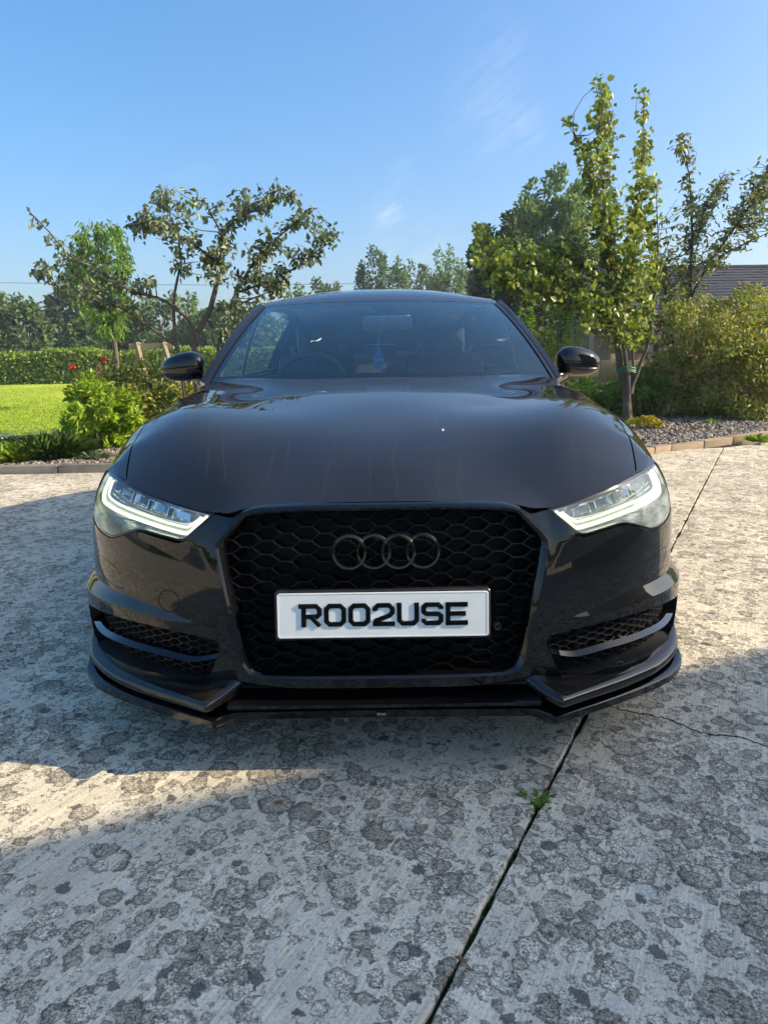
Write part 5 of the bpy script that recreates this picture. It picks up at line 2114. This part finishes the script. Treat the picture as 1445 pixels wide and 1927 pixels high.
tree('pear_tree', 'young upright pear tree with glossy green leaves, green ties round its stems', 'tree', at(1183, 806, 9.0) * [1, 1, 0],
     [([(1183, 812), (1181, 770), (1179, 745), (1168, 700), (1162, 660), (1163, 610), (1160, 573), (1147, 500), (1140, 400), (1136, 300), (1133, 200), (1130, 148)], .075, .006),
      ([(1180, 760), (1182, 720), (1175, 676), (1170, 623), (1175, 540), (1195, 430), (1205, 300), (1207, 240), (1208, 165)], .042, .004),
      ([(1180, 748), (1192, 715), (1205, 680), (1218, 640), (1228, 560), (1235, 460), (1232, 350)], .036, .005),
      ([(1188, 740), (1190, 690), (1188, 620), (1170, 520)], .028, .006),
      ([(1150, 500), (1125, 400), (1105, 320), (1085, 262), (1062, 216)], .018, .004),
      ([(1162, 600), (1100, 555), (1040, 520), (970, 490), (920, 465), (893, 435)], .026, .005),
      ([(1163, 625), (1110, 600), (1050, 570), (980, 545), (930, 520)], .02, .005),
      ([(1160, 560), (1100, 500), (1050, 470), (1010, 450)], .018, .005), ([(1205, 600), (1230, 560), (1245, 500)], .016, .005)],
     [[(885, 430), (905, 412), (930, 445), (990, 455), (1040, 475), (1085, 430), (1100, 350), (1120, 320), (1160, 340), (1180, 330), (1230, 345), (1232, 400), (1222, 450), (1240, 500), (1228, 600), (1212, 670), (1190, 640), (1150, 655), (1120, 640), (1090, 610), (1000, 560), (930, 540), (882, 490)],
      [(1112, 190), (1124, 138), (1142, 142), (1160, 230), (1165, 330), (1105, 330)], [(1199, 165), (1213, 162), (1216, 250), (1228, 340), (1196, 340)], [(1060, 212), (1075, 212), (1092, 262), (1112, 335), (1095, 345), (1078, 270)],
      [(900, 430), (930, 445), (1000, 455), (1090, 480), (1110, 560), (1000, 565), (930, 540), (885, 490)], [(1100, 400), (1220, 400), (1215, 620), (1130, 610)]],
     9.0, .55, 980, 7.5, .088, .80, 'leaf_pear', 'bark', shape='round', droop=.35, clump_r=.15)
# ties round the pear stems belong to the tree
pt = [o for o in COL.objects if o.name.startswith('pear_tree')][0]
for dz in (0, .035, .06):
    c = at(1178, 692, 9.0) + [0, 0, -dz]
    t = np.linspace(0, 2 * math.pi, 20, endpoint=False)
    MB().tube(np.stack([c[0] + .16 * np.cos(t), c[1] + .10 * np.sin(t), c[2] + .012 * np.sin(3 * t)], 1) - np.array(pt.location), .008, 5, True).build('tree_tie', 'tie_green', pt, True)

tree('leaning_tree', 'thin leaning tree with small dull leaves behind the flowering bush', 'tree', at(1283, 790, 11.5) * [1, 1, 0],
     [([(1275, 800), (1280, 700), (1290, 600), (1295, 520), (1297, 440), (1292, 350), (1277, 262)], .055, .006),
      ([(1290, 590), (1310, 540), (1345, 480), (1395, 410), (1440, 340), (1475, 290)], .032, .006),
      ([(1285, 640), (1255, 560), (1235, 480), (1240, 420)], .028, .005), ([(1297, 470), (1320, 400), (1350, 350), (1365, 320)], .018, .004),
      ([(1290, 620), (1330, 590), (1390, 560), (1410, 545)], .016, .004), ([(1330, 500), (1380, 470), (1440, 440), (1480, 410)], .018, .004)],
     [[(1262, 255), (1290, 258), (1315, 290), (1300, 340), (1310, 390), (1350, 335), (1385, 325), (1445, 290), (1490, 290), (1490, 420), (1420, 450), (1380, 490), (1330, 520), (1300, 560), (1270, 620), (1235, 600), (1235, 500), (1265, 430), (1278, 340)],
      [(1290, 570), (1400, 540), (1415, 560), (1340, 600), (1290, 610)]],
     11.5, .5, 430, 8.5, .10, .5, 'leaf_pear2', 'bark_dark', droop=.3, clump_r=.2)

tree('peach_tree', 'small tree with long drooping bright leaves behind the apple branches', 'tree', at(218, 740, 14.5) * [1, 1, 0],
     [([(220, 745), (219, 680), (213, 620), (205, 560), (195, 500), (185, 440)], .07, .012), ([(213, 640), (225, 570), (230, 500), (225, 440)], .035, .010),
      ([(217, 650), (195, 580), (165, 510), (150, 450)], .035, .010), ([(210, 600), (180, 560), (140, 500)], .03, .01)],
     [[(120, 480), (140, 425), (165, 408), (200, 418), (235, 420), (250, 470), (245, 530), (255, 590), (240, 640), (215, 600), (195, 640), (160, 600), (120, 560), (105, 520)]],
     14.5, .6, 300, 12, .15, .30, 'leaf_peach', 'bark', droop=1.1, clump_r=.22)

# ---- left bed
c = at(186, 790, 6.75)
bush('shrub', 'rounded yellow green shrub with pointed leaves at the kerb', 'shrub', (c[0] + .03, 6.75, .44), (.43, .42, .43), 5200, .085, .34, 'leaf_choisya', lob=.35, lobes=14, clumps=70, group=None)
c = at(262, 735, 7.7)
bush('shrub', 'dark shrub with yellow edged leaves beside the left door mirror', 'shrub', (c[0] + .1, 7.7, .48), (.78, .60, .54), 6500, .065, .50, 'leaf_variegated', shape='ovate', lob=.35, lobes=14, clumps=110)
c = at(345, 735, 7.9)
bush('shrub', 'low yellow green leaves showing under the left door mirror', 'shrub', (c[0] + .15, 8.0, .38), (.55, .5, .42), 2400, .065, .5, 'leaf_variegated', clumps=50)


def flower(name, label, px, py, y, h_from=.05):
    top = at(px, py, y)
    F_ = empty(name, (top[0] + .05, y, .05))
    tag(F_, label, 'flower')
    off = np.array([top[0] + .05, y, .05])
    st_ = catmull(np.array([[0, 0, 0], [.03, 0, (top[2] - .05) * .5], list(top - off)]), 8)
    MB().tube(st_, np.linspace(.006, .003, len(st_)), 5).build('stalk', 'leaf_shrub', F_, True)
    n = 26
    P = (top - off) + RNG.normal(size=(n, 3)) * .012
    V, Fc = leaf_arrays(P, rdir(n, .3), rdir(n), .036, .026, 'ovate')
    tri_mesh('petals', V, Fc, 'petal_red', F_)
    n = 14
    k = RNG.integers(3, len(st_) - 2, n)
    V, Fc = leaf_arrays(st_[k], rdir(n, .2), rdir(n, .8), .07, .035, 'ovate')
    tri_mesh('leaves', V, Fc, 'leaf_shrub', F_)


flower('red_flower', 'red flower head above the yellow edged shrub', 196, 677, 7.2)
flower('red_flower', 'red flower leaning left over the lawn edge', 138, 692, 6.9)
flower('red_flower', 'fading red flower just above the yellow green shrub', 168, 752, 6.6)
# dry plume
c = at(191, 735, 7.0)
F_ = empty('seed_plume', (c[0], 7.0, .05))
tag(F_, 'brown dry flower plume standing between the two shrubs', 'plume')
h = at(191, 682, 7.0)[2] - .05
MB().tube([(0, 0, 0), (.01, 0, h * .6), (0, 0, h)], [.006, .004, .002], 5).build('stalk', 'bark', F_, True)
n = 700
z = h * (.45 + .55 * RNG.random(n))
rr = .085 * np.sin(np.clip((h - z) / (h * .55), 0, 1) * 2.6) ** .8
a = RNG.random(n) * 6.283
P = np.stack([rr * np.cos(a) * RNG.random(n), rr * np.sin(a) * RNG.random(n), z], 1)
V, Fc = leaf_arrays(P, rdir(n, .6), rdir(n), .03, .012, 'diamond')
tri_mesh('plume', V, Fc, 'dry_plume', F_)

# ground plants by the left kerb
n = 5200
P = np.stack([RNG.uniform(-6.2, -3.7, n), 5.85 + RNG.random(n) * 1.7, np.full(n, .05)], 1)
P[:, 0] += .3 * np.sin(P[:, 1] * 3)
o = blades('ground_cover', 'low leafy ground cover with small white flowers behind the left kerb', 'ground cover', P, .10, .022, 'grass_dark', .6)
n = 520
P = np.stack([RNG.uniform(-5.6, -3.75, n), 5.5 + RNG.random(n) ** 1.4 * 1.9, np.zeros(n)], 1)
P[:, 2] = .10 + .13 * np.clip((P[:, 1] - 5.5) / 1.2, 0, 1) + RNG.normal(size=n) * .025
P = np.repeat(P, 5, axis=0)
V, Fc = leaf_arrays(P, unit(np.concatenate([RNG.normal(size=(len(P), 2)), .4 * np.ones((len(P), 1))], 1)), np.tile([0, 0, 1.0], (len(P), 1)), .027, .020, 'diamond', .02, .02)
o = tri_mesh('white_flowers', V, Fc, 'petal_white')
tag(o, 'tiny white flowers scattered behind the left kerb', 'flowers', kind='stuff')


def tuft(name, label, x, y, r, n, h, mat, w=.012, z=.045):
    a, q = RNG.random(n) * 6.283, RNG.random(n) ** .6
    P = np.stack([r * .45 * q * np.cos(a), r * .45 * q * np.sin(a), np.zeros(n)], 1)
    D = unit(np.stack([np.cos(a) * q * .9, np.sin(a) * q * .9, np.ones(n)], 1) + RNG.normal(size=(n, 3)) * .15)
    V, Fc = leaf_arrays(P, D, np.tile([0, 0, 1.0], (n, 1)) + RNG.normal(size=(n, 3)) * .3, h * RNG.uniform(.6, 1.2, n), w, 'ovate', .12, .45)
    o = tri_mesh(name, V, Fc, mat)
    o.location = (x, y, z)
    tag(o, label, 'plant')


c = at(100, 868, 5.9)
tuft('grass_clump', 'dark mounded grass clump behind the left kerb', c[0], 5.95, .55, 1500, .26, 'grass_dark')
c = at(30, 880, 5.7)
tuft('grass_clump', 'brighter grass clump at the left edge of the picture', c[0], 5.75, .5, 1100, .20, 'grass_blade')
c = at(180, 868, 5.9)
tuft('grey_plant', 'small grey green plant at the foot of the yellow green shrub', c[0] + .05, 5.75, .25, 220, .10, 'leaf_apple', .03)

# timber frame beyond the left bed
yb = 13.0
F_ = empty('timber_frame', tuple(at(285, 735, yb) * [1, 1, 0]))
tag(F_, 'weathered timber frame with a cross beam beyond the left shrubs', 'timber frame')
off = np.array(F_.location)
a, b = at(250, 652, yb), at(322, 650, yb)
m = MB()
m.box((a + b) / 2 - off, (np.linalg.norm(b - a) + .12, .10, .11))
m.build('beam', 'timber_grey', F_)
for p, q in (((262, 645), (250, 735)), ((258, 645), (281, 735)), ((312, 645), (300, 735)), ((308, 645), (336, 735))):
    A, B = at(*p, yb - .06), at(*q, yb - .3 if q[0] > p[0] else yb + .3)
    m = MB()
    m.tube([A - off, B - off], .05, 4)
    m.build('post', 'timber_grey', F_)

# ---- right bed
c = at(1335, 700, 9.9)
bush('flowering_bush', 'large rounded bush with reddish shoots and cream flower heads on the right', 'bush', (c[0] + .45, 10.0, .86), (1.42, 1.15, 1.02), 30000, .085, .40, 'leaf_bush', clumps=230, lob=.34, lobes=18)
fb = [o for o in COL.objects if o.name.startswith('flowering_bush')][0]
P, d = blob_points(70, np.array([c[0] + .45, 10.0, .86]), (1.38, 1.15, .98), shell=.92)
P, d = P[d[:, 1] < .2], d[d[:, 1] < .2]
P = np.repeat(P + d * .05, 40, axis=0) + RNG.normal(size=(len(P) * 40, 3)) * [.045, .045, .02]
V, Fc = leaf_arrays(P - np.array(fb.location), rdir(len(P), .8), rdir(len(P)), .022, .02, 'diamond')
tri_mesh('flower_heads', V, Fc, 'blossom', fb)
c = at(1205, 745, 9.8)
bush('shrub', 'fresh green shrub behind the pear trunk', 'shrub', (c[0] + .05, 10.1, .40), (.62, .5, .42), 3200, .085, .5, 'leaf_shrub', shape='ovate', clumps=70)
c = at(1125, 735, 10.3)
bush('shrub', 'low bright green shrub between the right mirror and the fence', 'shrub', (c[0] + .1, 10.8, .30), (.8, .5, .32), 2600, .085, .5, 'leaf_shrub', shape='ovate', clumps=50)
c = at(1225, 815, 8.0)
bush('yellow_plant', 'small bright yellow plant on the gravel beside the right kerb', 'plant', (c[0], 8.05, .13), (.23, .17, .11), 900, .04, .5, 'leaf_yellow', clumps=25)
for px, py, y, n_, lab in ((1190, 803, 8.8, 90, 'weed at the foot of the pear trunk'), (1340, 812, 8.7, 80, 'small weed on the gravel under the flowering bush'), (1425, 838, 6.6, 160, 'grassy weed in front of the right kerb')):
    c = at(px, py, y)
    tuft('weed', lab, c[0], y, .2, n_, .10, 'leaf_shrub', .02, .02)
# saplings left of the pear tree
for k, (px, pt_, y, lab) in enumerate(((985, 580, 11.0, 'feathery green sapling nearest the right windscreen pillar'), (1045, 575, 11.5, 'tall slender sapling above the right door mirror'), (1075, 590, 11.8, 'slender sapling next to the wooden wall'))):
    b0, t0 = at(px, 760, y), at(px, pt_, y)
    b0[2] = .05
    T = empty('sapling', tuple(b0))
    tag(T, lab, 'sapling', 'saplings by the right mirror')
    h = t0[2] - .05
    w = MB().tube([(0, 0, 0), (.02, 0, h * .5), (0, .02, h)], [.014, .010, .003], 5)
    n = 420
    z = h * (.25 + .75 * RNG.random(n))
    rr = .05 + .34 * (1 - z / h) ** .7 * RNG.random(n)
    a = RNG.random(n) * 6.283
    P = np.stack([rr * np.cos(a), rr * np.sin(a), z], 1)
    V, Fc = leaf_arrays(P, unit(np.stack([np.cos(a), np.sin(a), .3 * np.ones(n)], 1)), np.tile([0, 0, 1.0], (n, 1)) + RNG.normal(size=(n, 3)) * .4, .085, .03, 'ovate')
    tri_mesh('crown', V, Fc, 'leaf_shrub', T)
    for j in range(0, n, 6):
        w.tube([(0.01, 0, P[j][2] - .05), P[j]], [.004, .002], 4)
    w.build('trunk', 'bark', T)
c = at(1010, 655, 11.5)
bush('shrub', 'yellowish shrub behind the saplings at the right mirror', 'shrub', (c[0], 12.2, .85), (.95, .6, .72), 4200, .08, .45, 'leaf_bush', clumps=80)

# ---- wooden fence, right
yf = 11.4
F_ = empty('wooden_fence', tuple(at(1120, 760, yf) * [1, 1, 0]))
tag(F_, 'pale wooden rail fence behind the pear trunk', 'fence')
off = np.array(F_.location)
x0_, x1_ = at(1040, 700, yf)[0], at(1212, 700, yf)[0]
zt, zb = at(1120, 679, yf)[2], at(1120, 709, yf)[2]
L = (x1_ - x0_) / 2
for i in range(2):
    bm = bmesh.new()
    box_bm(bm, Vector(((x0_ + L * (i + .5)) - off[0], -.03, (zt + zb) / 2 - off[2])), (L - .01, .045, zt - zb), None, .006)
    bm_obj('rail', bm, 'timber', F_, True)
for i in range(2):
    bm = bmesh.new()
    box_bm(bm, Vector(((x0_ + L * (i + .5)) - off[0], -.03, .28)), (L - .01, .04, .16), None, .006)
    bm_obj('rail', bm, 'timber', F_, True)
for x in np.linspace(x0_ + .1, x1_ - .1, 4):
    bm = bmesh.new()
    box_bm(bm, Vector((x - off[0], .05, (zt + .12) / 2)), (.10, .10, zt + .12), None, .008)
    bm_obj('post', bm, 'timber', F_, True)

# ---- outbuilding on the right
yw = 20.0
rl, rr_ = at(1125, 575, yw), at(1500, 575, yw)
B_ = empty('outbuilding', (float((rl[0] + rr_[0]) / 2), yw, 0))
tag(B_, 'low outbuilding with dark tiled roof and timber front behind the right trees', 'building')
X0, X1 = rl[0] - .3, rr_[0] + 3.5
ez, rz_ = at(1400, 586, yw - .5)[2], at(1400, 504, yw + 3.2)[2]
ox = (rl[0] + rr_[0]) / 2
box('wall', ((X0 + X1) / 2 - ox, 3.2, ez / 2), (X1 - X0 - .5, 6.0, ez - .02), 'brick', B_)
# roof slopes with overlapping courses
rise, run = rz_ - ez, 3.7
sl = math.atan2(rise, run)
rlen = math.hypot(rise, run)
rb = MB()
rb.box(((X0 + X1) / 2 - ox, -.5 + run / 2 + .0, ez + rise / 2 - .06), (X1 - X0, rlen, .06), Matrix.Rotation(sl, 3, 'X'))
rb.box(((X0 + X1) / 2 - ox, -.5 + run * 1.5, ez + rise / 2 - .06), (X1 - X0, rlen, .06), Matrix.Rotation(-sl, 3, 'X'))
roof_o = rb.build('roof', 'slate', B_)
nc = 15
tl_ = .33
for k in range(nc):
    s_ = (k + .5) / nc * rlen
    m = MB()
    nt_ = int((X1 - X0) / tl_)
    for j in range(nt_):
        xx = X0 + (j + .5 + .5 * (k % 2)) * tl_ - ox
        m.box((xx, -.5 + s_ * math.cos(sl), ez + s_ * math.sin(sl) + .015 + RNG.normal() * .003), (tl_ - .008, rlen / nc + .06, .034), Matrix.Rotation(sl - .075 + RNG.normal() * .006, 3, 'X'))
    m.build('tile_course', 'slate', roof_o)
m = MB()
m.tube([(X0 - ox, -.5 + run, ez + rise + .01), (X1 - ox, -.5 + run, ez + rise + .01)], .09, 8)
m.build('ridge', 'slate', roof_o, True)
m = MB()
m.tube([(X0 - ox, -.57, ez - .05), (X1 - ox, -.57, ez - .05)], .065, 8)
m.build('gutter', 'gutter_black', B_, True)
box('fascia_board', ((X0 + X1) / 2 - ox, -.48, ez - .12), (X1 - X0, .03, .18), 'timber_grey', B_)
for px in (1105, 1160, 1215, 1275, 1330):
    q = at(px, 640, yw)
    box('post', (q[0] - ox, -.32, (ez - .1) / 2), (.16, .16, ez - .1), 'timber_grey', B_, None, .01)
for px in (1135, 1245, 1400):
    q = at(px, 640, yw)
    o = box('window', (q[0] - ox, .17, 1.35), (1.0, .06, 1.05), 'timber_grey', B_)
    box('pane', (q[0] - ox, .13, 1.35), (.84, .02, .9), 'window_dark', o)
box('timber_panel', (at(1120, 640, yw)[0] - ox, .1, 1.0), (1.5, .05, 1.9), 'timber_grey', B_)

# ---- hedge at the end of the lawn
yh = 35.0
Hd = empty('hedge', (-17, yh, 0))
tag(Hd, 'clipped sunlit hedge at the end of the lawn', 'hedge')
n = 26000
x = RNG.uniform(-15, 13, n)
face = RNG.random(n)
zt = 1.60 + .10 * np.sin(x * 1.1) + .05 * np.sin(x * 3.1)
yy = np.where(face < .7, -.55 - .12 * np.sin(x * 2.3) * np.sin(face * 30) + RNG.normal(size=n) * .08, RNG.uniform(-.6, .6, n))
zz = np.where(face < .7, RNG.random(n) * zt, zt + RNG.normal(size=n) * .06)
P = np.stack([x, yy, zz], 1)
V, Fc = leaf_arrays(P, unit(rdir(n) + np.array([0, -.5, .2])), unit(rdir(n) * .6 + np.array([0, -.6, .6])), .15 * RNG.uniform(.7, 1.3, n), .10, 'diamond')
tri_mesh('foliage', V, Fc, 'leaf_hedge', Hd)
box('inner_branches', (-1, .1, .85), (28, .8, 1.6), 'bark_dark', Hd)

# ---- trees beyond
far = [  # px, py top, half width px, distance, material, leaf size, label
    (38, 556, 58, 55, 'leaf_wood', 'broad round tree at the far left edge behind the hedge'),
    (-60, 560, 60, 52, 'leaf_wood_pale', 'far tree cut by the left edge of the picture'),
    (112, 548, 44, 60, 'leaf_dark', 'dark tree second from the left behind the hedge'),
    (155, 590, 44, 50, 'leaf_wood', 'low tree behind the hedge below the drooping leaves'),
    (230, 575, 52, 52, 'leaf_dark', 'dark tree behind the timber frame'),
    (325, 552, 56, 58, 'leaf_wood_pale', 'pale domed tree seen through the apple stems'),
    (415, 570, 45, 55, 'leaf_wood', 'tree behind the apple stems next to the windscreen pillar'),
    (480, 590, 45, 55, 'leaf_wood_pale', 'tree mostly hidden by the left windscreen pillar'),
    (700, 492, 34, 75, 'leaf_wood', 'distant tree above the middle of the car roof'),
    (745, 512, 36, 72, 'leaf_wood_pale', 'low distant tree right of the roof middle'),
    (800, 496, 38, 78, 'leaf_wood', 'distant tree with level crown above the roof'),
    (850, 484, 42, 74, 'leaf_wood_pale', 'taller distant tree just left of the pear branches'),
    (905, 500, 40, 60, 'leaf_dark', 'distant dark tree behind the tip of the pear branches'),
    (620, 540, 40, 80, 'leaf_wood', 'distant tree hidden behind the left roof edge'),
    (560, 545, 40, 80, 'leaf_wood_pale', 'distant tree behind the right apple twigs'),
]
for px, pt_, hw, y, mt, lab in far:
    tp = at(px, pt_, y)
    r = hw * (y + 1.6) / 1297 * 1.0
    hz_ = tp[2]
    bush('far_tree', lab, 'tree', (tp[0], y, hz_ * .55), (r, r * .9, hz_ * .47), 3400, .42, .6, mt, 'bark_dark', 'trees beyond the garden', clumps=60, lob=.4, trunk=(.18, 6))
for px, pt_, hw, y, mt, n_, ls, lab in ((1030, 336, 80, 34, 'leaf_wood_pale', 7000, .34, 'tall pale tree rising behind the pear tree'), (945, 432, 52, 26, 'leaf_dark', 6500, .26, 'dark tree left of the pear branches behind the car roof'),
                                        (1060, 470, 70, 24, 'leaf_dark', 7000, .24, 'dark dense tree behind the saplings'), (1000, 560, 70, 19, 'leaf_dark', 5200, .17, 'dark shrubby tree beside the right windscreen pillar'), (1150, 480, 60, 29, 'leaf_dark', 4200, .28, 'dark tree hidden behind the pear crown')):
    tp = at(px, pt_, y)
    r = hw * (y + 1.6) / 1297
    dome = px == 1030
    bush('tall_tree', lab, 'tree', (tp[0], y, tp[2] * (.70 if dome else .54)), (r, r * .9, tp[2] * (.30 if dome else .47)), n_, ls, .5, mt, 'bark_dark', 'tall trees on the right', clumps=85, lob=.42, trunk=(.22, 8))
# treeline that closes the far side of the field
n = 30000
a = RNG.uniform(-1.25, 4.4, n)
rr = RNG.uniform(95, 125, n)
hh = 5.0 + 2.0 * np.sin(a * 9) + 1.4 * np.sin(a * 23 + 1) + 1.0 * np.sin(a * 51)
P = np.stack([rr * np.sin(a), rr * np.cos(a), RNG.random(n) ** .8 * hh], 1)
V, Fc = leaf_arrays(P, rdir(n, .2), rdir(n, .4), 1.5 * RNG.uniform(.6, 1.4, n), .9, 'diamond')
o = tri_mesh('far_wood', V, Fc, 'leaf_wood')
tag(o, 'far belt of trees closing the fields on the horizon', 'wood', kind='stuff')

# ---- power line
pl = empty('power_line', (-30, 60, 0))
tag(pl, 'thin power line crossing the sky behind the trees', 'cable')
A, B = at(-200, 528, 60), at(1700, 480, 60)
t = np.linspace(0, 1, 40)[:, None]
Q = A + (B - A) * t
Q[:, 2] -= 1.2 * np.sin(t[:, 0] * math.pi)
MB().tube(Q - np.array([-30, 60, 0]), .016, 4).build('wire', 'gutter_black', pl)
for e in (A, B):
    MB().tube([e - np.array([-30, 60, 0]), np.array([e[0] + 30, e[1] - 60, 0])], .13, 8).build('pole', 'timber_grey', pl, True)

# ---- the house on the right of the driveway, out of view, whose ridge shades the foreground
hd = np.array([1, .434]) / math.hypot(1, .434)
ha = math.atan2(.434, 1)
k = 1 / math.tan(SUN_ELEV)
RH, EH = 6.6, 4.75
hl, hw_ = 8.6, 3.6
nrm_h = np.array([-hd[1], hd[0]])
ep = np.array([.30, .27]) + EH * k * np.array([.9945, -.1045])      # a point under the eave whose shadow falls before the car
rc = ep + hd * 1.6 - nrm_h * hw_
Hs = empty('house', (float(rc[0]), float(rc[1]), 0), ha)
tag(Hs, 'two storey house beside the driveway casting the foreground shadow', 'house')
box('wall', (0, 0, 2.45), (hl - .4, 2 * hw_ - .5, 4.9), 'render_wall', Hs)
bm = bmesh.new()
vsx = []
for sx in (-1, 1):
    vsx.append([bm.verts.new((sx * hl / 2, -hw_, 4.75)), bm.verts.new((sx * hl / 2, hw_, 4.75)), bm.verts.new((sx * hl / 2, 0, RH))])
bm.faces.new(vsx[0])
bm.faces.new(vsx[1][::-1])
for i, j in ((0, 1), (1, 2), (2, 0)):
    bm.faces.new([vsx[0][i], vsx[0][j], vsx[1][j], vsx[1][i]])
bm_obj('roof', bm, 'slate', Hs)
for x in (-2.7, 0, 2.7):
    for z in (1.4, 3.7):
        o = box('window', (x, hw_ - .24, z), (1.2, .10, 1.2), 'white_card', Hs)
        box('pane', (x, hw_ - .185, z), (1.04, .02, 1.04), 'window_dark', o)

# ---- weeds and litter along the joint
tuft('joint_weed', 'green weed growing in the driveway joint in front of the car', *(np.array([.434, 0]) + JD * -.135), .075, 70, .026, 'leaf_shrub', .011, -.012)
n = 900
t = np.concatenate([RNG.uniform(-.7, .3, n // 2), RNG.uniform(2.0, 6.5, n // 2)])
P2 = np.array([.434, 0]) + JD * t[:, None] + JN * RNG.normal(size=(n, 1)) * .004
P = np.concatenate([P2, np.full((n, 1), -.018)], 1)
far_ = t > 1
h_ = np.where(far_, .022, .013)
D = unit(RNG.normal(size=(n, 3)) * .7 + np.array([0, 0, 1.0]))
V, Fc = leaf_arrays(P, D, rdir(n), h_ * RNG.uniform(.5, 1.3, n), np.where(far_, .009, .006), 'diamond')
o = tri_mesh('joint_moss', V, Fc, 'moss')
tag(o, 'moss and seedlings lining the joint between the driveway slabs', 'moss', kind='stuff')
for k, (px, py, lab) in enumerate(((527, 1513, 'small brown fallen leaf on the concrete before the car'), (866, 1800, 'fallen leaf lying in the driveway joint'))):
    c = at(px, py, 0)
    u, v = (px - 722.5) / 1297.0, (py - 963.5) / 1297.0
    d = _r * u - _u * v + _f
    q = CAM_POS + d * ((.004 - CAM_POS.z) / d.z)
    V, Fc = leaf_arrays(np.array([[-.012, 0, .001]]), np.array([[1, .6 - k * 1.3, .05]]), np.array([[0, 0, 1.0]]), .026, .010, 'ovate', .25, .1)
    o = tri_mesh('fallen_leaf', V, Fc, 'dead_leaf')
    o.location = q
    tag(o, lab, 'leaf')

# ------------------------------------------------------------------ summer haze in the air
b = NB('haze_air')
pv = b.add('ShaderNodeVolumePrincipled', {'Color': (0.86, 0.91, 1.0, 1), 'Density': 0.0010, 'Anisotropy': 0.25})
b.l.new(pv.outputs[0], b.out.inputs['Volume'])
hz = box('haze', (0, 5, 10.5), (300, 300, 24), 'haze_air')
tag(hz, 'thin summer haze in the air over the garden', 'haze', kind='stuff')
